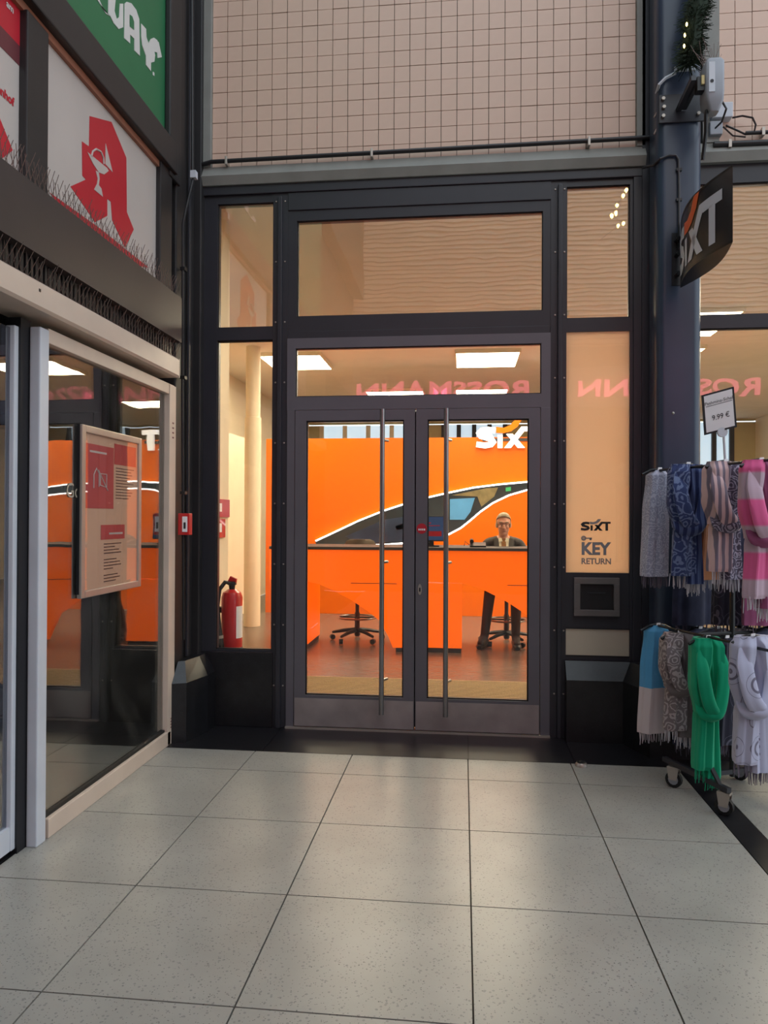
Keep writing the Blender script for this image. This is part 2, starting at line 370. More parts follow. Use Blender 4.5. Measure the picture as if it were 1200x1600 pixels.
for k in range(4): tmb.box(q+Vector((-.022+k*.012, -.0035, -.012)), q+Vector((-.014+k*.012, -.002, .000)))
part('sticker_print', tmb, M_paper, st); 

# right infill panels
w6 = sthing('window_6', 'peach frosted panel lettered KEY RETURN', (.86, 0, 1.05))
part('window_frame', bx((.662, 0, .49), (1.061, .02, .53)).box((.662, 0, .70), (1.061, .04, 1.062)).box((1.061, -.004, .49), (1.10, .06, 2.618)), M_frame, w6)
def peach(name, col):
    m = mat(name, col, .35, 0, .02, 2, coat=.25); b = m.node_tree.nodes['Principled BSDF']
    nt = m.node_tree; t = nt.nodes.new('ShaderNodeBsdfTranslucent'); t.inputs[0].default_value = (1, .88, .72, 1); mx = nt.nodes.new('ShaderNodeMixShader'); mx.inputs[0].default_value = .55
    out = nt.nodes['Material Output']; nt.links.new(b.outputs[0], mx.inputs[1]); nt.links.new(t.outputs[0], mx.inputs[2]); nt.links.new(mx.outputs[0], out.inputs['Surface']); return m
M_frost = peach('frosted_peach_film', rgb(250, 206, 168))
part('frosted_panel', bx((.662, .012, 1.062), (1.061, .018, 2.618)), M_frost, w6)
part('cover_pane', bx((.662, .004, 1.062), (1.061, .008, 2.618)), G_clear, w6)
K0 = PY(907, 829, .003); K1 = PY(954, 829, .003)
kw = (K1-K0).length; ux = Vector((1, 0, 0)); uz = Vector((0, 0, 1))
sc = kw/3.3
part('logo_letters', decal(MB(), LOGO, K0, ux*sc, uz*sc, .001), M_ink, w6, label='black logo lettering')
part('logo_swoosh', decal(MB(), SWOOSH, K0, ux*sc, uz*sc, .001), M_greytext, w6)
kk = PY(912, 841, .003); km = MB(); rr = .016
km.prism([kk + Vector((rr*math.cos(a), 0, rr*math.sin(a))) for a in [k*math.pi/8 for k in range(16)]], (0, .001, 0))
km2 = MB().prism([kk + Vector((.55*rr*math.cos(a), -.0008, .55*rr*math.sin(a))) for a in [k*math.pi/8 for k in range(16)]], (0, .001, 0))
km.box(kk+Vector((.012, 0, -.004)), kk+Vector((.052, .001, .004))).box(kk+Vector((.036, 0, -.012)), kk+Vector((.050, .001, 0)))
ki = part('key_icon', km, M_greytext, w6); part('key_ring_hole', km2, M_frost, ki)
k2 = PY(908, 866, .003); part('key_lettering', text_mb('KEY', .108, k2, ux, uz, .0045, lift=.0, fitw=kw*.98), M_greytext, w6)
k3 = PY(908, 881, .003); part('return_lettering', text_mb('RETURN', .052, k3, ux, uz, .0015, lift=.0, fitw=kw*.98), M_greytext, w6)
kb = thing('key_drop_box', 'steel framed key drop slot with black flap below KEY RETURN', 'key slot', (.853, 0, .786))
part('frame', bx((.71, -.025, .786), (.996, .0, .826)).box((.71, -.025, .991), (.996, .0, 1.032)).box((.71, -.025, .826), (.751, .0, .991)).box((.96, -.025, .826), (.996, .0, .991)), mat('slot_steel', rgb(120, 116, 114), .4, .6, .1), kb, bev=.003)
fp = part('flap', MB().prism([(.751, -.006, .826), (.751, .004, .826), (.751, .004, .991), (.751, -.001, .991)], (.209, 0, 0)), M_black, kb)
part('flap_lip', bx((.80, -.012, .93), (.91, -.004, .937)), M_frame, fp)
w7 = sthing('window_7', 'small silvery panel below the key drop slot', (.86, 0, .51))
part('panel', bx((.662, .006, .53), (1.061, .02, .70)), mat('satin_panel', rgb(206, 196, 176), .3, .35, .05, 3), w7)
part('window_frame', bx((.655, -.002, .522), (1.07, .01, .53)).box((.655, -.002, .70), (1.07, .01, .708)), M_black, w7)
# granite plinths
def plinth(label, pts_b, pts_t, z1, z2):
    o = thing('granite_plinth', label, 'plinth', (sum(p[0] for p in pts_b)/len(pts_b), sum(p[1] for p in pts_b)/len(pts_b), 0))
    part('block', MB().loft([[(x, y, 0) for x, y in pts_b], [(x, y, z1) for x, y in pts_b], [(x, y, z2) for x, y in pts_t]]), M_granite, o)
    return o
plinth('black granite plinth with sloped top under the silvery panel', [(.655, -.10), (1.0, -.10), (1.10, -.36), (1.55, -.36), (1.55, .02), (.655, .02)], [(.655, -.03), (1.06, -.03), (1.15, -.28), (1.50, -.28), (1.50, .02), (.655, .02)], .39, .50)

# ================================================================== RIGHT: COLUMN + SHOP WINDOW
cxa, cxb, cya, cyb = 1.165, 1.432, -.25, -.02
def rbox_ring(x0, x1, y0, y1, r, z, n=6):
    pts = []
    for cx, cy, a0 in ((x1-r, y1-r, 0), (x0+r, y1-r, 90), (x0+r, y0+r, 180), (x1-r, y0+r, 270)):
        for k in range(n+1):
            a = math.radians(a0 + 90*k/n); pts.append((cx+r*math.cos(a), cy+r*math.sin(a), z))
    return pts
col = thing('steel_column', 'dark blue-grey steel column between entrance and shop window', 'column', (1.3, -.14, .4))
part('shaft', MB().loft([rbox_ring(cxa, cxb, cya, cyb, .055, .42), rbox_ring(cxa, cxb, cya, cyb, .055, 9)]), M_column, col, True)
part('rear_web', bx((1.13, -.03, .4), (1.47, .03, 9)), M_frame, col)
for z in (1.55, 2.05):
    rv = part('rivet', MB().lathe([(.0001, 0), (.008, .002), (.0001, .008)], (0, 0, 0), 8), M_alu, col)
    rv.location = (1.26, cya, z); rv.rotation_euler = (math.pi/2, 0, 0)
window(8, 'upper shop pane right of the column', 1.47, 5.0, 2.705, 3.54, (.03, .05, .05, .12), G_top)
window(9, 'large lower shop pane behind the scarf rack', 1.47, 5.0, .52, 2.62, (.03, .05, .03, .035), G_clear)
struct('trim_12', bx((1.44, -.02, 0), (5.1, .12, .49)), M_granite, 'black granite dado under the right shop window')

# ================================================================== OFFICE INTERIOR
ZC = 3.62; YW = 5.72; YBK = 12.0; XL = -3.6; XR = 6.4
fi = struct('floor.001', bx((XL, .02, -.06), (XR, YBK, -.002)), M_ifloor, 'brown vinyl floor inside the rental office')
struct('ceiling', bx((XL, .02, ZC), (XR, YBK, ZC+.1)), M_ceil, 'cream ceiling of the rental office')
struct('wall_back', bx((XL, YBK, 0), (XR, YBK+.1, 2.2)).box((XL, YBK, 3.58), (XR, YBK+.1, ZC)).box((XL, YBK, 2.2), (-3.3, YBK+.1, 3.55)).box((-1.1, YBK, 2.2), (-.45, YBK+.1, 3.55)).box((.95, YBK, 2.2), (4.4, YBK+.1, 3.55)).box((5.9, YBK, 2.2), (XR, YBK+.1, 3.55)), mat('back_room_wall', rgb(196, 184, 140), .7), 'back wall behind the orange partition')
M_sky = emis('daylight_window', (.55, .82, 1.0), .75)
for n, (a, b, lb) in ((10, (-3.3, -1.1, 'high bright back window left above the orange wall')), (11, (-.45, .95, 'high bright back window beside the white logo sign')), (13, (4.4, 5.9, 'bright back window far right in the shop'))):
    w = sthing('window_%d' % n, lb, ((a+b)/2, YBK, 2.2))
    part('pane', bx((a, YBK+.04, 2.2), (b, YBK+.05, 3.55)), M_sky, w)
    fm = MB()
    for i in range(5): x = a+(b-a)*i/4; fm.box((x-.05, YBK-.02, 2.2), (x+.05, YBK+.04, 3.55))
    fm.box((a, YBK-.01, 2.2), (b, YBK+.04, 2.28)); part('window_frame', fm, M_iwall if n == 10 else M_frame, w)
struct('wall_left', bx((XL-.1, .02, 0), (XL, YBK, ZC)), M_iwall, 'ivory left wall of the rental office')
struct('wall_right.001', bx((XR, .02, 0), (XR+.1, YBK, ZC)), M_iwall, 'ivory right wall of the rental office')
struct('wall_pier', bx((XL, .03, 0), (-1.80, .55, ZC)).box((-1.81, .10, 0), (-1.765, .55, ZC)), M_iwall, 'ivory wall pier just inside the left pane')
# orange partition
zt = PY(650, 684, YW).z
struct('wall_orange', bx((-2.9, YW, 0), (2.75, YW+.08, zt)), M_orangew, 'glossy orange partition wall at the back of the office')
a = PZ(352, 675, zt); b = PZ(381, 683, zt)
pa = Vector((a.x, a.y, 0)); pb = Vector((b.x, YW, 0)); dn = Vector((-.06, 0, 0))
struct('wall_partition', MB().prism([pa, pb, pb+dn, pa+dn], (0, 0, zt)), M_iwall, 'ivory side partition left of the orange wall')
cc = PZ(396, 542, ZC)
oc = thing('round_column', 'ivory round column inside the left pane', 'column', (cc.x, cc.y, 0)); rc = (PY(407, 542, cc.y).x - PY(385, 542, cc.y).x)/2
zs = PY(396, 653, cc.y).z
part('shaft', MB().lathe([(rc, 0), (rc, ZC)], (cc.x, cc.y, 0), 24), M_iwall, oc, True)
part('sleeve', MB().lathe([(rc*1.13, 0), (rc*1.13, zs), (rc, zs+.005)], (cc.x, cc.y, 0), 24), M_iwall, oc, True)
# ceiling panels
def lamp(label, x0, x1, y0, y1, grp='ceiling light panels of the office', em=True):
    o = thing('ceiling_light', label, 'ceiling light', ((x0+x1)/2, (y0+y1)/2, ZC-.05))
    f = .02; m = MB().box((x0-f, y0-f, ZC-.05), (x0, y1+f, ZC)).box((x1, y0-f, ZC-.05), (x1+f, y1+f, ZC)).box((x0, y0-f, ZC-.05), (x1, y0, ZC)).box((x0, y1, ZC-.05), (x1, y1+f, ZC))
    part('frame', m, M_iwall, o); part('diffuser', bx((x0, y0, ZC-.045), (x1, y1, ZC-.02)), M_lamp, o)
zl = ZC-.045
def lamp_px(label, l, r, yn, yf, mid):
    n = PZ(mid, yn, zl); f = PZ(mid, yf, zl); x0 = PY(l, yn, n.y).x; x1 = PY(r, yn, n.y).x
    lamp(label, x0, x1, n.y, f.y); return x0, x1, n.y, f.y
L1 = lamp_px('bright square ceiling panel seen left of the transom', 405, 499, 555.5, 577.5, 470)
L2 = lamp_px('bright square ceiling panel seen right in the transom', 713, 812, 551, 573.5, 760)
lamp('bright square ceiling panel behind the key return panel', 2.05, 3.05, L2[2], L2[3])
lamp('ceiling panel in the back room on the right', 1.8, 2.8, 8.3, 9.1)
lamp_px('thin ceiling panel far back at the left in the transom', 572, 660, 612, 623, 600)
lamp_px('thin ceiling panel far back at the right in the transom', 713, 793, 609, 620, 750)
for x0, x1, y0, y1, lb in ((-1.5, -.5, 3.12, 4.15, 'added unseen square ceiling panel lighting the left counter'), (.1, 1.1, 3.12, 4.15, 'added unseen square ceiling panel above the seated man'), (2.9, 3.9, 1.5, 2.4, 'square ceiling panel over the right shop window'), (1.9, 2.9, 3.12, 4.15, 'added unseen square ceiling panel over the right counter'), (4.8, 5.8, 1.5, 2.4, 'added unseen square ceiling panel in the far right front corner'), (4.2, 5.2, 4.2, 5.1, 'added unseen square ceiling panel in the far right of the office'), (-1.05, -.40, .06, .33, 'added hidden slim panel over the left door leaf, lighting the counters'), (-.25, .42, .06, .33, 'added hidden slim panel over the right door leaf, lighting the counters')):  # most of these added out of view to light counters and office
    lamp(lb, x0, x1, y0, y1)
YD = 8.6
a = PY(621, 586, YD); b = PY(687, 650, YD)
hb = thing('hanging_box', 'dark grey flat box hung from the office ceiling', 'display', ((a.x+b.x)/2, YD, b.z))  # flat dark grey box on a ceiling rod
part('housing', bx((a.x, YD-.04, b.z+.05), (b.x, YD+.02, a.z)), mat('box_grey', rgb(84, 92, 100), .4), hb, bev=.006)
part('hanger_rod', MB().tube([((a.x+b.x)/2, YD-.01, a.z-.01), ((a.x+b.x)/2, YD-.01, ZC)], .015), M_frame, hb)
# entrance mat
em = thing('entrance_mat', 'striped coir entrance mat just inside the door', 'mat', (-.4, .88, 0))
part('mat_base', bx((-1.5, .26, 0), (.75, 1.51, .010)), mat('coir', rgb(120, 96, 66), .9, 0, .3, 30), em)
for k in range(25): part('mat_rib', bx((-1.49, .275+k*.05, .010), (.74, .305+k*.05, .016)), mat('coir_rib', rgb(158, 132, 96), .9, 0, .3, 40, stretch=(20, 1, 1)), em)
# counters
YF = 2.84; PERX = 1.643
zt_c = PY(650, 857, YF).z
def counter(i, label):
    ox = i*PERX                       # offset of the first unit's pixel outline
    o = thing('service_counter', label, 'counter', (-1.0+ox, YF+.35, 0), 'orange service counters')
    def c(px, py): q = PY(px, py, YF); return Vector((q.x+ox, YF, q.z))
    xl = PY(421, 900, YF).x+ox; xr = xl+PERX
    cur = [c(480, 908), c(501, 913.6), c(518, 921), c(546.6, 936), c(575, 955), c(592, 969), c(606, 993), c(614, 1012)]
    zl_ = c(480, 908).z; zf = .045
    pts = [Vector((xl, YF, zt_c-.02)), Vector((xl, YF, zl_+.01))] + cur + [Vector((xr, YF, zf)), Vector((xr, YF, zt_c-.02))]
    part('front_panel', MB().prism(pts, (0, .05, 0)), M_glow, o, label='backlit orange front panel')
    part('counter_top', bx((xl+.002, YF-.03, zt_c-.02), (xr-.002, YF+.75, zt_c+.012)), M_plinth, o, bev=.004)
    xp = cur[0].x; 
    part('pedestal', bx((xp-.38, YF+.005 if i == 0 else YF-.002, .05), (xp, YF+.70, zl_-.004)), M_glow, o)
    part('plinth', bx((xp-.37, YF+.02, 0), (xp-.006, YF+.68, .05)), M_plinth, o)
    part('foot', bx((cur[-1].x+.03, YF+.005, 0), (xr-.02, YF+.05, .046)), M_plinth, o)
    part('slot', bx((c(548, 911).x, YF-.002, c(548, 911).z-.004), (c(620, 911).x, YF+.001, c(548, 911).z+.003)), M_plinth, o)
for i, lb in enumerate(['orange service counter with curved front, left of the doors', 'orange service counter with curved front where the man sits']): counter(i, lb)
# swoosh light on the orange wall
def W(px, py, dy=-.01): q = PY(px, py, YW); return Vector((q.x, YW+dy, q.z))
up = [(494, 845), (520, 833), (560, 814), (600, 798), (640, 785), (668, 777.5), (701, 770), (740, 762), (780, 757), (826, 753), (880, 751), (960, 754), (1040, 764)]
lo = [(1040, 778), (960, 768), (880, 763), (826, 765), (795, 774), (770, 786), (750, 800), (735, 813), (720, 825), (701, 835), (680, 843), (640, 848), (600, 851), (560, 852), (512, 853), (494, 852)]
sw = thing('swoosh_light', 'white-edged swoosh panel with dark car print on the orange wall', 'light sign', (W(640, 850).x, YW, W(640, 850).z))
part('print_panel', MB().prism([W(*p, -.03) for p in up+lo], (0, .03, 0)), mat('dark_print', rgb(52, 58, 62), .15, 0, .3, 2.5), sw)
part('upper_led', MB().tube([W(*p, -.035) for p in up], .011, 8), M_led, sw, True)
part('lower_led', MB().tube([W(*p, -.035) for p in lo], .011, 8), M_led, sw, True)
def pp(name, pts, m): return part(name, MB().prism([W(*p, -.034) for p in pts], (0, .004, 0)), m, sw)
M_pblue = mat('print_blue', rgb(92, 160, 214), .3, 0, .15, 3)
pp('print_screen', [(703, 780), (742, 778), (735, 800), (726, 812), (703, 812)], M_pblue)
pp('print_navy', [(540, 838), (600, 812), (640, 806), (668, 806), (696, 812), (690, 838), (640, 845), (560, 849)], mat('print_navy', rgb(46, 62, 86), .3, 0, .4, 4))
pp('print_ochre', [(706, 774), (760, 763), (778, 762), (772, 776), (752, 792), (746, 776)], mat('print_ochre', rgb(128, 116, 82), .3, 0, .4, 9))
pp('print_red', [(618, 822), (630, 818), (632, 826), (620, 828)], M_signred)
pp('exit_reflection', [(790, 762), (798, 761), (798, 767), (790, 768)], mat('exit_green', rgb(60, 176, 110), .4))  # green patch painted for the exit sign mirrored in the panel
# white logo sign on the wall
b0 = PY(743, 700, YW-.06); lh = (PY(743, 667, YW-.06).z - b0.z); 
ls = thing('logo_sign', 'white glowing logo letters with orange swoosh on the orange wall', 'sign', (b0.x+1, YW-.06, b0.z))
wl = (PY(826, 690, YW-.06).x-b0.x)/2.62
pb_ = Vector((b0.x, YW-.06, b0.z))
M_lett = emis('white_sign_face', (1, .97, .95), .9)
for nm, P in zip(('letter_s', 'letter_i', 'letter_x', 'letter_x_bar', 'letter_t_bar', 'letter_t'), LOGO):
    part(nm, decal(MB(), [P], pb_, ux*wl, uz*lh, -.05), M_lett, ls)
part('swoosh', decal(MB(), SWOOSH, pb_, ux*wl, uz*lh, -.05), M_orange, ls)
part('mounting_bar', bx((b0.x+.1, YW-.02, b0.z+.1), (b0.x+wl*3.2, YW+.02, b0.z+.14)), M_plinth, ls)
# wall-mounted fire sign, second plate built for its reflection, and extinguisher
for i, (t, b_) in enumerate(((780, 808), (811, 840))):
    o = thing('fire_sign', ['red fire extinguisher sign on the ivory pier', 'red plate standing in for the reflection of the extinguisher sign'][i], 'sign', (-1.76, .35, 1.4))
    zz0, zz1 = PY(345, b_, .35).z, PY(345, t, .35).z
    part('plate', bx((-1.764, .20, zz0), (-1.752, .54 - i*.10, zz1)), M_red, o)
    part('pictogram', bx((-1.752, .30, zz0+.04), (-1.751, .36, zz1-.03)), M_paper, o)
ex = thing('fire_extinguisher', 'red fire extinguisher with black hose behind the left pane', 'extinguisher', (0, 0, 0))
exy = .25; exx = PY(362, 1012, exy).x; er = .074; ez = PY(362, 1013, exy).z-.01; etop = PY(362, 922, exy).z
part('cylinder', MB().lathe([(.001, ez), (er*.96, ez), (er, ez+.02), (er, etop-.05), (er*.85, etop-.015), (er*.4, etop+.006), (.001, etop+.008)], (exx, exy, 0), 24), M_red, ex, True)
part('base_ring', MB().lathe([(er*1.03, ez-.03), (er*1.04, ez+.02), (er*.95, ez+.024)], (exx, exy, 0), 20), M_rubber, ex, True)
part('paper_label', MB().loft([[(exx+er*1.012*math.cos(a), exy+er*1.012*math.sin(a), z) for a in [math.radians(-48+k*10) for k in range(7)]] for z in (ez+.09, etop-.11)], closed=False), M_paper, ex)
part('valve', MB().lathe([(.02, etop), (.024, etop+.035), (.034, etop+.04), (.032, etop+.06), (.005, etop+.065)], (exx, exy, 0), 10), M_black, ex, True)
part('lever', MB().prism([(exx-.03, exy-.012, etop+.06), (exx+.03, exy-.012, etop+.05), (exx+.035, exy-.012, etop+.08), (exx-.01, exy-.012, etop+.10)], (0, .024, 0)), M_red, ex)
part('hose', MB().tube([(exx, exy-.02, etop+.05), (exx-.035, exy-.05, etop+.06), (exx-.068, exy-.07, etop+.01), (exx-.078, exy-.08, etop-.10), (exx-.066, exy-.09, etop-.22), (exx-.05, exy-.09, etop-.34), (exx-.045, exy-.09, etop-.43)], [.012, .015, .015, .014, .016, .018, .022], 8), M_rubber, ex, True)
part('hose_ferrule', MB().tube([(exx-.052, exy-.09, etop-.31), (exx-.050, exy-.09, etop-.33)], .021, 8), M_alu, ex, True)
part('wall_bracket', bx((-1.766, exy-.03, etop-.16), (exx-er*.7, exy+.03, etop-.12)), M_black, ex)
# stools
def chair(label, x, y, rot, back=True):
    o = thing('office_stool', label, 'chair', (x, y, 0), 'office stools behind the counters')
    m = MB().lathe([(.03, .06), (.03, .32), (.022, .33), (.022, .62)], (x, y, 0), 10); part('gas_lift', m, M_black, o, True)
    for k in range(5):
        a = rot + k*2*math.pi/5; ex_, ey = x+.30*math.cos(a), y+.30*math.sin(a)
        leg = part('base_arm', MB().tube([(x, y, .13), (x+.15*math.cos(a), y+.15*math.sin(a), .115), (ex_, ey, .085)], [.028, .022, .016], 6), M_black, o, True)
        part('caster', MB().loft([[(ex_+.03*math.cos(t)*math.cos(a+.6)+s*math.sin(a+.6), ey+.03*math.cos(t)*math.sin(a+.6)-s*math.cos(a+.6), .032+.03*math.sin(t)) for t in [q*math.pi/5 for q in range(10)]] for s in (-.022, .022)]), M_black, leg)
    ring = [(x+.21*math.cos(t), y+.21*math.sin(t), .27) for t in [k*math.pi/12 for k in range(25)]]
    part('foot_ring', MB().tube(ring, .011, 6), M_steel, o, True)
    part('ring_spoke', MB().tube([(x-.21, y, .27), (x+.21, y, .27)], .009, 6).tube([(x, y-.21, .27), (x, y+.21, .27)], .009, 6), M_black, o)
    part('seat', MB().loft([rbox_ring(x-.21, x+.21, y-.21, y+.21, .09, .62), rbox_ring(x-.24, x+.24, y-.24, y+.24, .1, .65), rbox_ring(x-.23, x+.23, y-.23, y+.23, .1, .69)]), mat('charcoal_fabric', rgb(48, 46, 44), .8), o, True)
    if back:
        rings = []
        for z, w_ in ((.84, .16), (.90, .19), (1.08, .195), (1.135, .165), (1.155, .12)):
            rings.append([(x+w_*t, y+.22-.05*math.cos(t*1.4)+d, z) for t, d in ((-1, 0), (-.5, -.02), (0, -.025), (.5, -.02), (1, 0), (.5, .03), (0, .035), (-.5, .03))])
        part('backrest', MB().loft(rings), mat('taupe_fabric', rgb(92, 78, 62), .8), o, True)
        part('back_bracket', MB().tube([(x, y+.05, .64), (x, y+.24, .67), (x, y+.22, .85)], .018, 6), M_black, o)
cs = PZ(572, 985, 0); chair('empty charcoal office stool behind the left counter', cs.x, 3.45, .45)
PXM, PYM = .43, 3.36      # the seated man
chair('office stool under the seated man', PXM+.06, PYM+.12, .25)
# things on the counters
ct = zt_c+.012
ya = YF+.25
A = PY(650, 806, ya); B = PY(697, 846, ya)
mo = thing('computer_monitor', 'dark computer monitor with blue screen on the orange counter', 'monitor', ((A.x+B.x)/2, ya, ct))
part('housing', bx((A.x, ya, B.z), (B.x, ya+.03, A.z)), M_black, mo, bev=.004)
part('screen', bx((A.x+.01, ya-.001, B.z+.012), (B.x-.01, ya, A.z-.01)), mat('screen_glow', rgb(30, 40, 60), .2, emit=(.10, .2, .42), estr=.2), mo)
sm = MB()
for k, (u0, v0, u1, v1) in enumerate(((.1, .7, .5, .74), (.1, .6, .8, .63), (.4, .2, .85, .4), (.1, .45, .3, .48))): sm.box((A.x+(B.x-A.x)*u0, ya-.003, B.z+(A.z-B.z)*v0), (A.x+(B.x-A.x)*u1, ya-.001, B.z+(A.z-B.z)*v1))
part('screen_graphics', sm, M_signred, mo)
part('stand', bx(((A.x+B.x)/2-.03, ya+.01, ct), ((A.x+B.x)/2+.03, ya+.03, B.z+.02)).box(((A.x+B.x)/2-.09, ya-.05, ct), ((A.x+B.x)/2+.09, ya+.10, ct+.012)), M_black, mo)
A = PY(734, 857, YF+.18); 
ph = thing('desk_phone', 'small black desk phone on the counter beside the man', 'phone', (A.x+.09, YF+.18, ct))
part('phone_body', MB().prism([(A.x, YF+.10, ct), (A.x, YF+.28, ct), (A.x, YF+.28, ct+.05), (A.x, YF+.10, ct+.02)], (.17, 0, 0)), M_black, ph, bev=.004)
part('handset', MB().tube([(A.x+.02, YF+.14, ct+.06), (A.x+.02, YF+.19, ct+.075), (A.x+.02, YF+.26, ct+.07)], [.022, .014, .022], 8), M_black, ph, True)
part('cord', MB().tube([(A.x-.0, YF+.2, ct+.02), (A.x-.05, YF+.2, ct+.06), (A.x-.06, YF+.2, ct+.012)], .004, 6), M_black, ph)

# ================================================================== PERSON
def person():
    px, py = PXM, PYM
    H = PY(787, 803, py); zt_h = H.z; hx = H.x
    cz = zt_h - .125                               # head centre
    J = {}
    # (pos, radius); the man faces the camera, i.e. -y
    pel = (hx+.02, py+.10, .74)
    V = []; Ed = []; Rr = []; feet = []
    def add(p, r, par=None):
        V.append(p); Rr.append(r if isinstance(r, tuple) else (r, r)); i = len(V)-1
        if par is not None: Ed.append((par, i))
        return i
    p0 = add(pel, (.155, .12)); sp1 = add((hx+.01, py+.11, .88), (.15, .115), p0); sp2 = add((hx, py+.10, 1.0), (.165, .12), sp1); sp3 = add((hx, py+.08, cz-.195), (.135, .09), sp2)
    nk = add((hx, py+.05, cz-.135), .055, sp3); hd0 = add((hx, py+.02, cz-.04), .062, nk)
    for s in (-1, 1):
        sh = add((hx+s*.185, py+.09, cz-.205), .070, sp3); el = add((hx+s*.27, py-.0, cz-.45), .056, sh); wr = add((hx+s*.14, py-.20, .80), .034, el)
        hip = add((hx+s*.09, py+.04, .70), .092, p0); kx = PY(766 if s < 0 else 806, 915, py-.22).x
        kn = add((kx, py-.26, .66), .068, hip)
        an = add((PY(757 if s < 0 else 806, 985, py-.12).x, py-.10, .10), .050, kn); ft = add((PY(749 if s < 0 else 807, 1000, py-.12).x, py-.27, .042), .042, an); feet.append((V[an], V[ft]))
    me = bpy.data.meshes.new('b'); me.from_pydata(V, Ed, [])
    o = bpy.data.objects.new('b', me); COL.objects.link(o)
    sk = o.modifiers.new('s', 'SKIN'); sk.use_smooth_shade = True
    lay = me.skin_vertices[0].data
    for i, r in enumerate(Rr): lay[i].radius = r; lay[i].use_root = (i == 0)
    sb = o.modifiers.new('u', 'SUBSURF'); sb.levels = 2
    dg = bpy.context.evaluated_depsgraph_get(); body = bpy.data.meshes.new_from_object(o.evaluated_get(dg)); bpy.data.objects.remove(o)
    bm = bmesh.new(); bm.from_mesh(body)
    def ell(c, r, seg=20):
        mtx = Matrix.Translation(c) @ Matrix.Diagonal((*r, 1)); bmesh.ops.create_uvsphere(bm, u_segments=seg, v_segments=14, radius=1, matrix=mtx)
    hy = py+.02
    ell((hx, hy+.01, cz+.035), (.077, .095, .088)); ell((hx, hy-.012, cz-.035), (.062, .078, .085)); ell((hx, hy-.045, cz-.09), (.035, .035, .028))
    ell((hx, hy-.092, cz-.018), (.012, .018, .026)); ell((hx, hy-.098, cz-.033), (.015, .014, .010))
    ell((hx, hy-.076, cz+.030), (.052, .014, .012)); ell((hx, hy-.080, cz-.066), (.024, .012, .007))
    for s in (-1, 1): ell((hx+s*.078, hy+.015, cz+.0), (.012, .022, .034)); ell((hx+s*.036, hy-.068, cz-.025), (.022, .018, .018))
    for s in (-1, 1):                                # hands resting on the counter: palm + five fingers
        c = Vector((hx+s*.125, py-.262, .79)); ell(c, (.040, .050, .018))
        for k in range(4):
            bx_ = c + Vector(((-.027+k*.018)*1.0, -.04, 0)); ln = (.055, .065, .060, .045)[k if s > 0 else 3-k]
            for t in range(5): ell(bx_ + Vector((0, -ln*t/4, -.004*t*t/4)), (.0095, .013, .0095), 10)
        for t in range(4): ell(c + Vector((-s*(.035+.010*t), -.005-.012*t, -.002)), (.010, .012, .010), 10)
    body2 = bpy.data.meshes.new('b2'); bm.to_mesh(body2); bm.free()
    o = bpy.data.objects.new('b2', body2); COL.objects.link(o)
    rm = o.modifiers.new('r', 'REMESH'); rm.mode = 'VOXEL'; rm.voxel_size = .0065; rm.use_smooth_shade = True
    sm_ = o.modifiers.new('sm', 'SMOOTH'); sm_.factor = .5; sm_.iterations = 2
    dg = bpy.context.evaluated_depsgraph_get(); dg.update(); fin = bpy.data.meshes.new_from_object(o.evaluated_get(dg)); bpy.data.objects.remove(o)
    suit = mat('grey_suit', rgb(62, 54, 48), .8, 0, .15, 30); trou = mat('dark_trousers', rgb(50, 46, 44), .8, 0, .15, 30); shoe = mat('black_leather', rgb(28, 26, 26), .35)
    fin.materials.clear()
    for mm_ in (M_skin, suit, trou, shoe): fin.materials.append(mm_)
    for p in fin.polygons:
        c = p.center
        if (c.z > cz-.165 and abs(c.x-hx) < .068) or (c.z > cz-.09 and abs(c.x-hx) < .12): i = 0
        elif c.y < py-.225 and .74 < c.z < .86 and abs(c.x-hx) < .2: i = 0
        elif c.z < .085: i = 3
        elif c.z < .72 and c.y < py+.3: i = 2
        else: i = 1
        p.material_index = i
    fin.name = 'person'
    P = bpy.data.objects.new('person', fin); COL.objects.link(P)
    tag(P, 'seated person in dark suit, white shirt and ochre tie behind the orange counter', 'person')
    def ch(name, mb, m, sm=True, bev=0.0): o = mb.build(name, m, None, sm, bev); o.parent = P; return o
    # shirt front, lapels, tie
    yF = py-.045
    zsh = cz-.165; zlo = zt_c-.02
    def chest(x, z, d=0.0):
        return Vector((x, py+.09-.155*math.sqrt(max(0, 1-((x-hx)/.24)**2)) + max(0, z-(cz-.26))*.55 - d, z))
    def sheet(outline_l, outline_r, zs, d, th=.006):
        rings = []
        for z, l, r in zip(zs, outline_l, outline_r):
            f = [chest(hx+l+(r-l)*k/6, z, d) for k in range(7)]; rings.append(f + [q+Vector((0, th, 0)) for q in f[::-1]])
        return MB().loft(rings)
    zs_ = [zlo, zlo+.06, zlo+.12, zsh-.02, zsh+.01]
    ch('shirt_front', sheet([-.055, -.058, -.062, -.06, -.045], [.055, .058, .062, .06, .045], zs_, .012), mat('ivory_shirt', rgb(232, 218, 186), .7))
    ch('tie', sheet([-.026, -.024, -.019, -.014, -.02], [.026, .024, .019, .014, .02], zs_, .020), mat('ochre_tie', rgb(142, 88, 30), .6, 0, .3, 40))
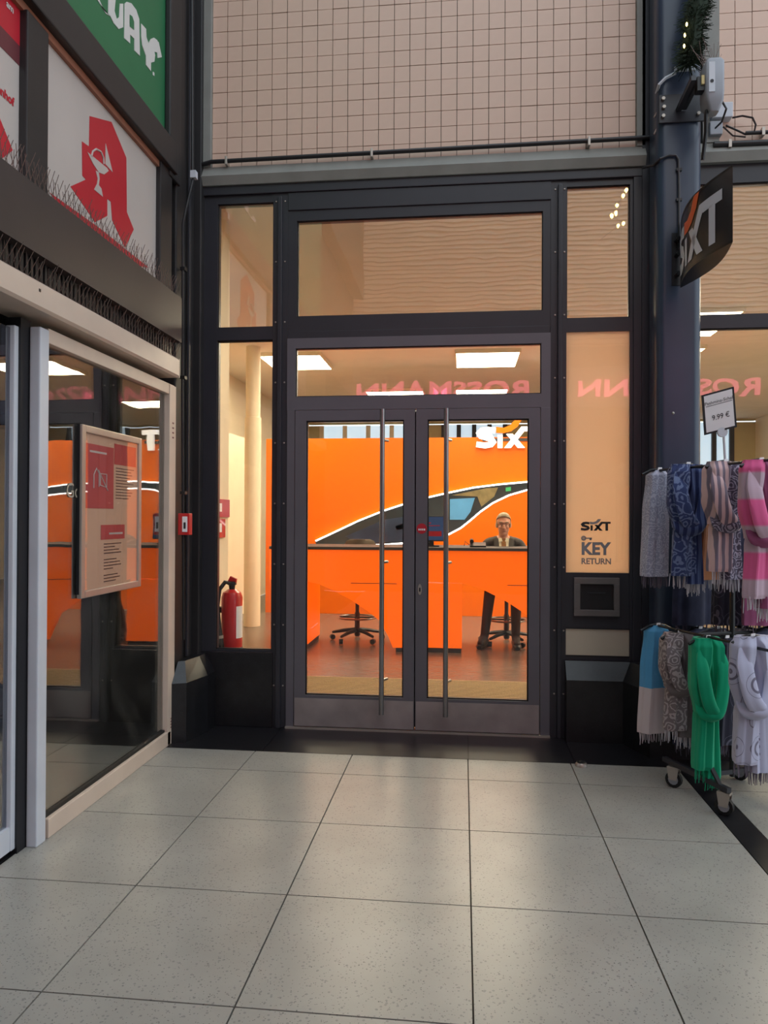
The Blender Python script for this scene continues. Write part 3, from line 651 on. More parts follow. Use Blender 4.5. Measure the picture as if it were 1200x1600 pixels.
    for s in (-1, 1):
        ch('lapel', sheet(*(([s*.05-.0]*0 or [min(s*.05, s*.10), min(s*.053, s*.105), min(s*.06, s*.10), min(s*.062, s*.08), min(s*.05, s*.07)]), [max(s*.05, s*.10), max(s*.053, s*.105), max(s*.06, s*.10), max(s*.062, s*.08), max(s*.05, s*.07)]), zs_, .018), suit)
        ch('collar', MB().prism([chest(hx+s*.012, zsh-.012, .024), chest(hx+s*.055, zsh-.018, .022), chest(hx+s*.058, zsh+.02, .020), chest(hx+s*.03, zsh+.028, .02)], (0, .006, 0)), mat('ivory_shirt', (1, 1, 1)))
    # hair: cap with side parts
    rings = []
    for k in range(7):
        ph_ = math.radians(8+k*13.5); rr = math.cos(ph_); zz = cz+.042+.098*math.sin(ph_)
        ring = []
        for t in range(20):
            a = 2*math.pi*t/20; fr = max(0, -math.sin(a)); lift = .035*fr*(1-k/6)*1.2
            ring.append((hx+.084*rr*math.cos(a)*(1+.03*math.sin(7*a)), hy+.012+.103*rr*math.sin(a)*(1-.10*fr*(1-k/6)), zz + lift - (.06*(1-k/6))*max(0, math.sin(a)) ))
        rings.append(ring)
    ch('hair', MB().loft(rings), mat('grey_blond_hair', rgb(158, 140, 112), .6, 0, .25, 40, stretch=(1, 6, 1)))
    for s in (-1, 1):
        ch('sideburn', MB().loft([[(hx+s*.073+.008*math.cos(a), hy+.0+.024*math.sin(a), cz+z) for a in [k*math.pi/4 for k in range(8)]] for z in (-.03, .0, .05)]), MATS['grey_blond_hair'])
    for A, B in feet:
        A = Vector(A); B = Vector(B); d = (B-A); d.z = 0; d.normalize(); n_ = Vector((-d.y, d.x, 0))
        rings = []
        for t, w_, h_ in ((-.09, .030, .07), (-.05, .042, .10), (.0, .045, .105), (.06, .046, .085), (.12, .050, .065), (.17, .046, .055), (.20, .026, .04)):
            c = A + d*t; rings.append([Vector((c.x, c.y, 0)) + n_*(w_*math.cos(a)) + Vector((0, 0, max(0.0, h_*(.45+.55*math.sin(a))))) for a in [2*math.pi*k/14 for k in range(14)]])
        ch('shoe', MB().loft(rings), shoe)
    gm = MB()
    for s in (-1, 1):
        gm.tube([(hx+s*.033+.025*math.cos(a), hy-.098, cz+.008+.018*math.sin(a)) for a in [k*math.pi/8 for k in range(17)]], .0014, 6)
        gm.tube([(hx+s*.058, hy-.096, cz+.012), (hx+s*.078, hy+.0, cz+.012)], .0014, 5)
    gm.tube([(hx-.009, hy-.10, cz+.012), (hx+.009, hy-.10, cz+.012)], .0014, 5)
    ch('glasses', gm, M_ink)
    for s in (-1, 1):
        ch('eye', MB().lathe([(.0005, -.004), (.009, -.0015), (.009, .0015), (.0005, .004)], (hx+s*.032, hy-.080, cz+.004), 10), M_ink)
        ch('eyebrow', MB().tube([(hx+s*.015, hy-.092, cz+.034), (hx+s*.034, hy-.090, cz+.038), (hx+s*.052, hy-.080, cz+.033)], .0042, 6), MATS['grey_blond_hair'])
    ch('mouth', MB().tube([(hx-.022, hy-.087, cz-.064), (hx, hy-.093, cz-.062), (hx+.022, hy-.087, cz-.064)], .0028, 6), mat('lips', rgb(160, 92, 80), .5))
person()

# ================================================================== LEFT SHOP FRONT
GX = -1.81
def L(x, y, X=GX): return PX(x, y, X)
lw = sthing('window_12', 'large grimy pharmacy shop window at the left', (-1.82, -1.1, 0))
y0, y1 = -1.80, -.40
part('base_rail', bx((-1.86, -1.78, 0), (-1.80, -.44, .085)), M_cream, lw, bev=.004)
part('top_rail', bx((-1.86, -1.80, 2.17), (-1.805, -.40, 2.235)), M_cream, lw, bev=.004)
part('stile', bx((-1.86, -.485, .0), (-1.80, -.385, 2.23)), M_cream, lw, bev=.004)
part('bottom_bead', bx((-1.84, -1.8, .085), (-1.82, -.485, .10)), M_rubber, lw)
part('pane', bx((-1.842, -1.80, .08), (-1.834, -.485, 2.18)), G_dark, lw)
part('inner_stile', bx((-1.86, -.55, .08), (-1.845, -.485, 2.18)), M_black, lw)
for z in list(range(4)) + list(range(40, 44)):
    part('vent_slot', bx((-1.7995, -.445, .10+z*.018 if z < 20 else 1.9+(z-40)*.03), (-1.799, -.42, .108+z*.018 if z < 20 else 1.91+(z-40)*.03)), M_signdred, lw)
go = text_mb('Go', .10, L(103, 777, -1.832), Vector((0, 1, 0)), uz, .0, lift=.001); part('reflected_lettering', go, mat('reflected_letter', rgb(170, 160, 140), .6), lw)  # faint reflected word, put on the pane as pale letters
for z in (0,):
    struct('trim_13', bx((-1.848, -1.87, 0), (-1.80, -1.80, 2.225)), M_white, 'white metal post at the near end of the pharmacy window', bev=.006)
struct('trim_14', bx((-1.92, -1.93, 0), (-1.85, -1.86, 2.25)), M_black, 'black seal strip between the white post and the sliding door')
sd = sthing('door_3', 'white framed sliding glass door at the left edge', (-1.87, -2.6, 0))
yd1 = PX(38, 900, -1.86).y; yd0 = PX(20, 900, -1.86).y
part('stile', bx((-1.90, yd0, .02), (-1.86, yd1, 2.21)), M_white, sd, bev=.005)
part('pane', bx((-1.89, -3.2, .12), (-1.88, yd0, 2.2)), glass('blue_pane', (.45, .52, .62), .26), sd)
part('stile', bx((-1.90, -3.3, .02), (-1.86, -3.2, 2.21)), M_white, sd, bev=.005)
part('bottom_rail', bx((-1.90, -3.2, .02), (-1.865, yd0, .12)), M_white, sd)
q = L(38, 926, -1.85)
lp = part('lock_plate', bx((-1.862, yd1-.03, q.z-.13), (-1.852, yd1+.025, q.z+.13)), M_alu, sd)
part('keyhole', bx((-1.8525, yd1-.01, q.z+.0), (-1.8515, yd1+.008, q.z+.05)).box((-1.8525, yd1-.01, q.z-.06), (-1.8515, yd1+.008, q.z-.02)), M_black, lp)
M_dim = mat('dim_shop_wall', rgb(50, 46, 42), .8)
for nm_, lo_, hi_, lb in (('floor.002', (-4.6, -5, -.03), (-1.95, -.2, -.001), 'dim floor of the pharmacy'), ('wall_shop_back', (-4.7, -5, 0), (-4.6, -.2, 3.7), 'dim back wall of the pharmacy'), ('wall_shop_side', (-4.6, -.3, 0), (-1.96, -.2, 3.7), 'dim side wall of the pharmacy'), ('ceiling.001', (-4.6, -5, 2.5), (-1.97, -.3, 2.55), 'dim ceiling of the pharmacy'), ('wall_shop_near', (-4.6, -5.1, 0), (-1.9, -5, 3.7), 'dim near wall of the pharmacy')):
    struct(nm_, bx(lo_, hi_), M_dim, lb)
sh_ = thing('display_panel', 'pale display panel standing inside the pharmacy window', 'panel', (-2.6, -1.2, 0))
part('board', bx((-2.62, -1.9, .0), (-2.58, -.75, 1.9)), mat('pale_panel', rgb(150, 146, 124), .7), sh_)
part('foot', bx((-2.75, -1.8, 0), (-2.45, -1.75, .03)).box((-2.75, -.9, 0), (-2.45, -.85, .03)), M_black, sh_)
# roller shutter housing
XF = -1.74
def LF(x, y): return PX(x, y, XF)
t0 = LF(280, 562); b0_ = LF(280, 590); ye = b0_.y
rs = thing('roller_shutter_box', 'cream roller shutter housing over the pharmacy window', 'shutter box', (XF, -1.4, b0_.z))
zb_, zt_ = b0_.z, t0.z+.005
part('housing', MB().prism([(XF, -4.4, zb_+.012), (XF-.012, -4.4, zb_), (-1.95, -4.4, zb_), (-1.95, -4.4, zt_), (XF-.01, -4.4, zt_), (XF, -4.4, zt_-.01)], (0, ye+4.4, 0)), M_cream, rs, bev=.0)
part('end_cap', bx((-1.95, ye, zb_), (XF+.001, ye+.006, zt_)), M_cream, rs)
for yy in (-1.98, -3.2): 
    part('screw', bx((XF-.001, yy, zb_+.07), (XF+.002, yy+.012, zb_+.082)), M_black, rs)
# perforated strip + brown fascia
fa = thing('brown_fascia', 'brown metal fascia panel below the pharmacy sign', 'fascia', (XF, -1.4, 2.45))
zf0 = LF(280, 535).z; zf1 = LF(275, 460).z; ZF2 = zf1-.005
part('fascia_panel', bx((-1.92, -4.4, zf0), (XF+.01, ye+.01, ZF2)), M_fascia, fa)
part('vent_recess', bx((-1.92, -4.4, zt_), (XF-.05, ye, zf0)), M_black, fa)
vm = MB(); n = 0
for k in range(70):
    yy = -2.9 + k*.034
    if yy < ye-.02: part('vent_bar', bx((XF-.05, yy, zt_), (XF-.035, yy+.018, zf0)), M_bdark, fa)
def spikes(name, label, x, ya, yb, z, step=.034, h=.115):
    o = thing(name, label, 'bird spikes', (x, (ya+yb)/2, z)); part('base_strip', bx((x-.012, ya, z), (x+.012, yb, z+.004)), M_wire, o)
    m = MB(); yy = ya
    while yy < yb:
        for dx, dy in ((-.035, .02), (.0, -.015), (.04, .012)):
            hh = h*random.uniform(.8, 1.1); m.tube([(x, yy, z), (x+dx+random.uniform(-.01, .01), yy+dy+random.uniform(-.012, .012), z+hh)], .0013, 4)
        yy += step
    part('spike_wires', m, M_wire, o, kind='stuff')
spikes('bird_spike_strip', 'bird spike strip on top of the brown fascia', XF-.03, -3.2, ye, ZF2, .032, .12)
spikes('bird_spike_strip', 'bird spike strip on top of the cream shutter housing', XF-.025, -3.2, ye, zt_, .038, .10)
# pharmacy sign windows
SX = -1.84
zs0 = LF(280, 500).z; zs1 = PX(243, 258, SX).z; ys0 = PX(65, 50, SX).y; ys1 = PX(244, 258, SX).y
def sign_poly(pts, X): return [PX(x/3.529, y/3.529, X) for x, y in pts]
ps = thing('pharmacy_sign', 'white pharmacy sign panel with red gothic A and chalice emblem', 'sign', (SX, (ys0+ys1)/2, zs0))
part('panel', bx((SX-.02, ys0, zs0), (SX, ys1, zs1)), M_signwhite, ps)
Apts = [(495,640),(615,672),(697,870),(700,1170),(738,1265),(690,1365),(620,1215),(612,1112),(592,1095),(592,1190),(525,1225),(390,1028),(475,990),(455,968),(453,780),(492,808)]
def red(name, pts, m=None, X=SX+.002, d=.002): return part(name, MB().prism(sign_poly(pts, X), (-d, 0, 0)), m or M_signred, ps)
red('gothic_a', Apts)
red('a_counter', [(583,790),(622,950),(582,905)], M_signwhite, SX+.004)
red('red_swash', [(275,1062),(420,1165),(560,1265),(700,1380),(820,1475),(680,1455),(570,1385),(480,1310),(400,1230),(340,1150)])
em_ = [(483,838),(590,925),(600,942),(575,962),(545,950),(515,905)]
red('chalice_bowl', em_, M_signwhite, SX+.004)
red('chalice_stem', [(528,940),(545,950),(550,985),(545,1020),(560,1040),(568,1085),(520,1045),(535,1015),(540,985)], M_signwhite, SX+.004)
sn = [(505,860),(510,835),(530,822),(555,835),(570,870),(572,905)]
snp = [PX(x/3.529, y/3.529, SX+.004) for x, y in sn]
part('snake', MB().tube(snp, .005, 6), M_signwhite, ps)
p2 = thing('pharmacy_banner', 'red and white pharmacy banner at the top left edge', 'sign', (SX, -2.5, zs0))
yb1 = PX(30, 100, SX).y
part('panel', bx((SX-.02, -3.6, zs0), (SX, yb1, zs1)), M_signwhite, p2)
zr = PX(30, 72, SX).z; zd = PX(30, 103, SX).z
part('red_band', bx((SX, -3.6, zr), (SX+.002, yb1, zs1)), M_signred, p2)
part('dark_band', bx((SX, -3.6, zd), (SX+.002, yb1, zr)), M_signdred, p2)
part('red_corner', MB().prism([PX(-25, 195, SX+.002), PX(0, 185, SX+.002), PX(20, 235, SX+.002), PX(0, 250, SX+.002), PX(-25, 260, SX+.002)], (-.002, 0, 0)), M_signred, p2)
q0 = PX(21, 170, SX); q1 = PX(5, 155, SX)
part('lettering', text_mb('Bahnhof', .048, Vector((SX, q0.y, q0.z+.01)), Vector((0, 1, 0)), uz, .002, 'RIGHT', lift=.002), M_signred, p2)
q = PX(20, 22, SX); part('band_lettering', text_mb('am', .04, Vector((SX, q.y, q.z)), Vector((0, 1, 0)), uz, .001, 'RIGHT', lift=.004), M_letw, p2)
struct('trim_15', bx((SX-.02, yb1, zs0), (SX+.035, ys0, zs1)), M_bdark, 'dark mullion between the two pharmacy sign panels', bev=.006)
struct('trim_16', bx((SX-.02, ys1, zs0), (SX+.03, PX(262, 300, SX).y, zs1+.1)), M_bdark, 'dark upright at the right of the pharmacy sign', bev=.006)
zg = PX(261, 224, SX).z; zbm = zs1
struct('trim_17', bx((SX-.05, -4.4, zbm+.03), (SX+.06, PX(262, 300, SX).y+.02, zg)), M_bdark, 'dark steel beam between pharmacy and green sign', bev=.008)
struct('trim_18', bx((SX-.02, -4.4, zbm-.005), (SX+.02, ys1, zbm+.03)), mat('rust_brown_lip', rgb(150, 96, 74), .5), 'brown lip under the dark steel beam')
# green sign
gs = thing('green_sign', 'green sign panel with white lettering high on the left', 'sign', (SX, -2, zg))
yg1 = PX(261, 100, SX).y
part('panel', bx((SX-.03, -4.4, zg), (SX, yg1, 5.6)), M_green, gs)
def G2(x, y): q = PX(x/3.529, y/3.529, SX+.003); return q
def gl(name, pts): return part(name, MB().prism([G2(*p) for p in pts], (-.003, 0, 0)), M_letw, gs)
gl('letter_w', [(470,-130),(520,-80),(545,-10),(575,60),(598,75),(598,0),(600,-60),(640,-20),(632,60),(645,105),(658,95),(662,20),(680,20),(680,150),(655,160),(628,128),(610,90),(585,75),(555,25),(500,-60)])
gl('letter_a', [(688,20),(700,10),(725,18),(752,55),(768,105),(772,308),(742,278),(742,215),(718,190),(718,240),(686,210)])
gl('letter_y', [(780,130),(806,160),(808,205),(820,240),(832,215),(850,208),(868,222),(872,234),(875,230),(893,315),(870,320),(868,290),(852,285),(856,305),(852,340),(833,345),(833,393),(806,358),(806,310),(785,250),(780,200)])
part('letter_a_hole', MB().prism([PX(x/3.529, y/3.529, SX+.005) for x, y in ((716,80),(730,90),(740,120),(740,165),(716,145))], (-.001, 0, 0)), M_green, gs)
gl('registered_dot', [(845,395),(852,402),(851,420),(844,412)])
# corner column of the left building
lc = thing('corner_column', 'dark steel corner column between pharmacy and entrance', 'column', (-1.75, -.25, .5))
part('shaft', bx((-1.95, -.36, .0), (-1.815, .0, 9)), M_bdark, lc, bev=.01)
part('flange', bx((-1.84, -.50, zbm), (-1.80, -.33, 9)), M_bdark, lc, bev=.01)
part('front_flange', bx((-1.83, -.06, .0), (-1.765, .02, 9)), M_bdark, lc, bev=.008)
part('edge_bar', bx((-1.805, -.20, .50), (-1.79, -.17, 9)), M_frame, lc, bev=.003)
plinth('black granite plinth with chamfered top at the left corner', [(-1.80, -.43), (-1.72, -.39), (-1.665, -.16), (-1.665, -.02), (-1.80, -.02)], [(-1.80, -.33), (-1.765, -.30), (-1.73, -.14), (-1.73, -.02), (-1.80, -.02)], .37, .49)
vp = thing('vertical_conduit', 'thin black conduit running down the corner column', 'pipe', (-1.79, -.33, .9))
A = [PY(300, 0, -.30), PY(302, 260, -.30), PY(303, 272, -.30)]
part('upper_run', MB().tube([PY(300, -60, -.30), PY(301, 268, -.30)], .010, 8), M_black, vp, True)
part('elbow', bx(PY(297, 277, -.32), PY(309, 270, -.28)), M_white, vp)
part('lower_run', MB().tube([PY(302, 280, -.30), PY(290, 330, -.33), PY(286, 350, -.33), PY(285, 600, -.33), PY(287, 1000, -.33)], .009, 8), M_black, vp, True)
for y_ in (420, 590, 770): q = PY(286, y_, -.33); part('clip', bx(q-Vector((.016, .012, .01)), q+Vector((.016, .03, .01))), M_black, vp)
fb = thing('alarm_box', 'small red fire alarm box on the corner column conduit', 'alarm', (-1.8, -.35, 1.2))
A = PY(279, 802, -.36); B = PY(296, 836, -.36)
part('housing', bx((A.x, -.37, B.z), (B.x, -.31, A.z)), M_red, fb, bev=.005)
part('front_plate', bx((A.x+.03, -.374, B.z+.02), (B.x-.01, -.369, A.z-.02)), M_paper, fb)
part('button', bx((A.x+.04, -.377, B.z+.04), (B.x-.02, -.373, B.z+.08)), M_ink, fb)
# poster frame on the pharmacy window
pf = thing('poster_frame', 'aluminium framed notice with red blocks on the pharmacy window', 'poster frame', (-1.8, -1.18, 1.0))
FXp = -1.808
c0 = PX(129, 664, FXp); c1 = PX(129, 940, FXp); c2 = PX(222, 684, FXp); c3 = PX(222, 912, FXp)
ya_, yb_ = c0.y, c2.y; za_, zb2 = (c1.z+c3.z)/2, (c0.z+c2.z)/2
fw = .035
part('frame', MB().box((-1.832, ya_, za_), (FXp, ya_+fw, zb2)).box((-1.832, yb_-fw, za_), (FXp, yb_, zb2)).box((-1.832, ya_+fw, za_), (FXp, yb_-fw, za_+fw)).box((-1.832, ya_+fw, zb2-fw), (FXp, yb_-fw, zb2)), M_alu, pf, bev=.004)
part('sheet', bx((-1.830, ya_+fw, za_+fw), (-1.821, yb_-fw, zb2-fw)), mat('reflection_tinted_paper', rgb(196, 156, 130), .6), pf)  # whitish sheet, orange tint of the glass reflection put into its colour
part('cover_pane', bx((-1.816, ya_+fw, za_+fw), (-1.813, yb_-fw, zb2-fw)), G_post, pf)
part('black_side_gap', bx((-1.833, ya_-.004, za_+.02), (-1.82, ya_, zb2)), M_black, pf)  # black strip along the near side of the frame
PW = yb_-ya_; PH = zb2-za_
def blk(name, u0, v0, u1, v1, m, x=-1.8195): return part(name, bx((x-.001, ya_+PW*u0, za_+PH*v0), (x, ya_+PW*u1, za_+PH*v1)), m, pf)
M_pred = mat('print_red_soft', rgb(176, 62, 62), .6)
blk('red_block', .07, .52, .52, .90, M_pred); blk('red_header', .53, .80, .92, .93, M_pred); blk('red_label', .32, .33, .72, .42, M_pred)
M_ptext = mat('print_text', rgb(96, 60, 54), .6)
for k in range(11): blk('text_line', .56, .775-k*.019, .56+random.uniform(.22, .33), .78-k*.019, M_ptext)
for k, (a_, b2) in enumerate(((.37, .66), (.37, .55), (.37, .62), (.37, .66), (.37, .58), (.37, .64), (.37, .66), (.37, .52), (.37, .60), (.37, .64), (.37, .57))):
    z_ = .30-k*.019 - (.02 if k > 3 else 0) - (.02 if k > 7 else 0); blk('text_line', a_, z_, b2, z_+.006, M_ptext)
for u, v in ((.25, .66), (.30, .66), (.38, .66)):
    pass
im = MB()
def pu(u, v): return Vector((-1.8185, ya_+PW*u, za_+PH*v))
im.tube([pu(.20, .64), pu(.20, .72), pu(.24, .76), pu(.28, .73), pu(.28, .65)], .003, 5).tube([pu(.30, .66), pu(.30, .73), pu(.40, .73), pu(.40, .65), pu(.30, .66)], .003, 5).tube([pu(.27, .75), pu(.42, .63)], .003, 5)
part('pictogram', im, M_signwhite, pf)
blk('label_text', .45, .36, .68, .372, M_signwhite, -1.8185); blk('block_text', .14, .85, .40, .862, M_signwhite, -1.8185)

# ================================================================== BLADE SIGN
e1 = Vector((0, 0, 0))
YFAR, YNEAR = -.27, -1.0
far = PY(1063, 400, YFAR); near = PY(1145, 300, YNEAR)
zt1 = PY(1145, 257, YNEAR).z; zb1 = PY(1146, 378, YNEAR).z
bs = thing('blade_sign', 'dark lens-shaped projecting sign with white logo lettering on the column', 'sign', (far.x, YFAR, zb1))
def lens(z, n=14, bulge=.065):
    a = Vector((far.x, YFAR)); b = Vector((near.x, YNEAR)); d = b-a; nn = Vector((-d.y, d.x)).normalized()*-1
    if nn.x > 0: nn = -nn
    L1_ = [a+d*(k/n)+nn*bulge*math.sin(math.pi*k/n) for k in range(n+1)]; L2_ = [a+d*(k/n)-nn*bulge*.9*math.sin(math.pi*k/n) for k in range(n-1, 0, -1)]
    return [(p.x, p.y, z) for p in L1_+L2_]
M_sign = mat('sign_black', rgb(34, 35, 42), .3, 0, .05, 3, coat=.3)
part('body', MB().loft([lens(zb1+.012, bulge=.063), lens(zt1-.012, bulge=.063)]), M_sign, bs, True)
part('bottom_cap', MB().loft([lens(zb1), lens(zb1+.012)]), M_black, bs); part('top_cap', MB().loft([lens(zt1-.012), lens(zt1)]), M_black, bs)
# logo wrapped on the left face
def wrapped(polys, name, m, u0, u1, v0, v1):
    a = Vector((far.x, YFAR)); b = Vector((near.x, YNEAR)); d = b-a; nn = Vector((-d.y, d.x)).normalized()
    if nn.x > 0: nn = -nn
    mb = MB()
    for P in polys:
        bm = bmesh.new(); vs_ = [bm.verts.new((p[0], p[1], 0)) for p in P]; bm.faces.new(vs_)
        bmesh.ops.triangulate(bm, faces=bm.faces)
        for k in range(1, 24): bmesh.ops.bisect_plane(bm, geom=bm.verts[:]+bm.edges[:]+bm.faces[:], plane_co=(k*3.3/24, 0, 0), plane_no=(1, 0, 0))
        for f in bm.faces:
            pts = []
            for v in f.verts:
                t = u0+(u1-u0)*v.co.x/3.3; w = a+d*t+nn*(.063*math.sin(math.pi*t)+.003)
                pts.append((w.x, w.y, zb1+(zt1-zb1)*(v0+(v1-v0)*v.co.y)))
            mb.face(pts)
        bm.free()
    return part(name, mb, m, bs)
wrapped(LOGO, 'lettering', mat('sign_white', rgb(206, 212, 224), .4), .02, .90, .12, .78)
wrapped(SWOOSH, 'swoosh', mat('sign_orange', rgb(226, 96, 40), .4), .02, .90, .12, .78)
for z in (zb1+.08, zb1+.2, zt1-.1):
    part('mounting_bracket', MB().tube([(far.x-.02, YFAR+.03, z), (far.x-.015, YFAR-.03, z)], .014, 8), M_black, bs, True)
part('mounting_plate', bx((far.x-.045, cya-.004, zb1+.02), (far.x+.02, cya, zt1-.05)), M_black, bs)

# ================================================================== COLUMN FITTINGS
cb = thing('column_conduit', 'thin dark conduit bending round the steel column down to the sign', 'pipe', (1.3, -.26, 3.4))
part('pipe', MB().tube([PY(1005, 262, -.08), PY(1022, 258, -.20), PY(1032, 248, -.26), PY(1045, 243, -.262), PY(1056, 243, -.262), PY(1060, 250, -.262), PY(1061, 300, -.262), PY(1061, 390, -.262)], .008, 8), M_frame, cb, True)
for y_ in (265, 312): q = PY(1061, y_, -.262); part('clip', bx(q-Vector((.016, .006, .008)), q+Vector((.016, .012, .008))), M_black, cb)
bp_ = thing('bracket_plate', 'bolted steel bracket plate with arm on the column', 'bracket', (1.3, -.26, 3.7))
A = PY(1030, 149, -.262); B = PY(1101, 189, -.262)
part('plate', bx((A.x, -.266, B.z), (B.x, -.252, A.z)), M_frame, bp_, bev=.002)
for px_, py_ in ((1036, 155), (1037, 168), (1036, 182), (1091, 178)):
    q = PY(px_, py_, -.268); part('bolt', MB().loft([[(q.x+.011*math.cos(k*math.pi/3), q.y+d, q.z+.011*math.sin(k*math.pi/3)) for k in range(6)] for d in (0, -.014)]), M_alu, bp_)
part('arm', MB().prism([PY(1055, 172, -.27), PY(1067, 172, -.27), PY(1090, 128, -.50), PY(1080, 118, -.50)], (.02, 0, 0)).tube([PY(1060, 172, -.27), PY(1084, 122, -.55)], .018, 4), M_frame, bp_)
for px_, py_, qx, qy in ((1030, 170, 1022, 184), (1031, 192, 1022, 210)):
    part('stud', MB().tube([PY(px_, py_, -.22), PY(qx, qy, -.20)], .006, 6), M_alu, bp_, True)
cl = thing('pole_clamp', 'pale perforated clamp strap round the column under the garland', 'clamp', (1.3, -.27, 4.0))
part('strap', MB().tube([PY(1026, 146, -.20), PY(1030, 132, -.262), PY(1040, 122, -.268), PY(1056, 114, -.27)], .010, 6), M_white, cl, True)
A = PY(1053, 113, -.272); B = PY(1086, 104, -.272)
part('slotted_bar', bx((A.x, -.285, A.z), (B.x, -.27, B.z)), M_white, cl, bev=.003)
part('slot', bx((A.x+.015, -.287, A.z+.012), (A.x+.05, -.284, B.z-.010)).box((B.x-.055, -.287, A.z+.012), (B.x-.015, -.284, B.z-.010)), M_black, cl)
# antenna housing
ah = thing('antenna_box', 'grey outdoor antenna housing with spikes beside the column', 'antenna', (1.4, -.55, 3.9))
YA = -.55
A = PY(1108, 166, YA); B = PY(1133, 86, YA); z0_, z1_ = PY(1120, 168, YA).z, PY(1120, 88, YA).z
def ob(x0, x1, y0, y1, z): return rbox_ring(x0, x1, y0, y1, .015, z, 3)
xa = PY(1104, 130, YA).x; xb = PY(1133, 130, YA).x
part('housing', MB().loft([ob(xa+.03, xb-.02, YA+.03, YA+.10, z0_), ob(xa+.005, xb-.002, YA+.005, YA+.13, z0_+.05), ob(xa, xb, YA, YA+.13, z0_+.09), ob(xa, xb, YA, YA+.13, z1_-.02), ob(xa+.01, xb-.01, YA+.01, YA+.12, z1_)]), M_greybox, ah, True)
fz = part('front_plate', bx((xa+.012, YA-.004, z0_+.09), (xa+.045, YA+.001, z1_-.03)), M_white, ah)
q = Vector((xa+.028, YA-.006, z0_+.15)); part('dial', MB().prism([q+Vector((.010*math.cos(k*math.pi/5), 0, .010*math.sin(k*math.pi/5))) for k in range(10)], (0, .003, 0)), M_ink, fz)
part('mount_clamp', bx((xa-.04, YA+.03, z0_+.12), (xa+.005, YA+.08, z0_+.2)), M_black, ah)
part('status_label', bx((xa-.02, YA+.02, z0_+.15), (xa-.004, YA+.03, z0_+.2)), mat('pale_yellow', rgb(220, 200, 140), .6), ah)
sm2 = MB()
for k in range(16):
    bx0 = Vector((xa+.0+.09*random.random(), YA+.02+.09*random.random(), z1_-.005)); sm2.tube([bx0, bx0+Vector((random.uniform(-.08, .05), random.uniform(-.05, .05), random.uniform(.07, .14)))], .0014, 4)
part('spike_wires', sm2, M_wire, ah, kind='stuff')
part('cable', MB().tube([Vector((xa+.02, YA+.06, z0_+.02)), PY(1103, 180, YA+.06), PY(1103, 205, YA+.10), PY(1098, 250, YA+.14)], .011, 8), M_black, ah, True)
part('loop_cable', MB().tube([PY(1128, 158, YA+.1), PY(1135, 170, -.45), PY(1128, 190, -.30), PY(1118, 200, -.15)], .006, 6), M_black, ah, True)
jb = thing('junction_box', 'pale junction box with cables on the tiled wall by the antenna', 'junction box', (1.7, -.03, 3.95))
A = PY(1109, 189, -.03); B = PY(1142, 164, -.03)
part('housing', bx((A.x, -.07, A.z), (B.x, .0, B.z)), M_white, jb, bev=.006)
A2 = PY(1107, 214, -.03); B2 = PY(1127, 192, -.03); part('socket', bx((A2.x, -.06, A2.z), (B2.x, .0, B2.z)), M_greybox, jb, bev=.006)
part('cable_loop', MB().tube([PY(1144, 184, -.03), PY(1160, 181, -.05), PY(1176, 184, -.06), PY(1181, 195, -.06), PY(1178, 208, -.05), PY(1165, 210, -.04), PY(1150, 203, -.04), PY(1134, 196, -.04)], .006, 6), M_black, jb, True)
part('lower_cable', MB().tube([PY(1130, 198, -.03), PY(1145, 212, -.04), PY(1165, 214, -.04)], .005, 6), M_black, jb, True)
rp = thing('conduit_pipe', 'black conduit pipe on the tiled wall right of the column', 'pipe', (2, -.045, 3.85))
part('pipe', MB().tube([PY(1115, 226, -.045), PY(1300, 219, -.045)], .018, 10), M_black, rp, True)
part('second_pipe', MB().tube([PY(1165, 208, -.045), PY(1300, 202, -.045)], .012, 10), M_black, rp, True)
for px_, py_ in ((1140, 225), (1192, 206)): q = PY(px_, py_, -.05); part('clip', bx(q-Vector((.009, .014, .024)), q+Vector((.009, .04, .024))), M_alu, rp)
# garland
ga = thing('fir_garland', 'dark green fir garland with warm lights hanging on the column', 'garland', (1.35, -.36, 4.0))
gp = [PY(1076, 100, -.38), PY(1080, 70, -.38), PY(1084, 30, -.38), PY(1092, 0, -.38), PY(1100, -60, -.38), PY(1106, -160, -.38)]
part('core', MB().tube(gp, [.03, .05, .055, .06, .06, .06], 8), mat('fir_green', rgb(26, 44, 24), .8, 0, .4, 60), ga)
nm_ = MB()
for k in range(len(gp)-1):
    for t in range(260):
        c = gp[k].lerp(gp[k+1], random.random()); a_ = random.uniform(0, 6.283); d = Vector((math.cos(a_), math.sin(a_), random.uniform(-.9, .2))).normalized()
        nm_.tube([c+d*.02, c+d*random.uniform(.065, .115)], [.004, .0015], 3)
part('needles', nm_, MATS['fir_green'], ga, kind='stuff')
for px_, py_ in ((1070, 55), (1073, 38), (1069, 72)):
    q = PY(px_, py_, -.44); part('bulb', MB().lathe([(.0005, -.014), (.006, -.005), (.006, .005), (.0005, .014)], q, 8), emis('warm_bulb', (1, .72, .22), 5), ga, True)

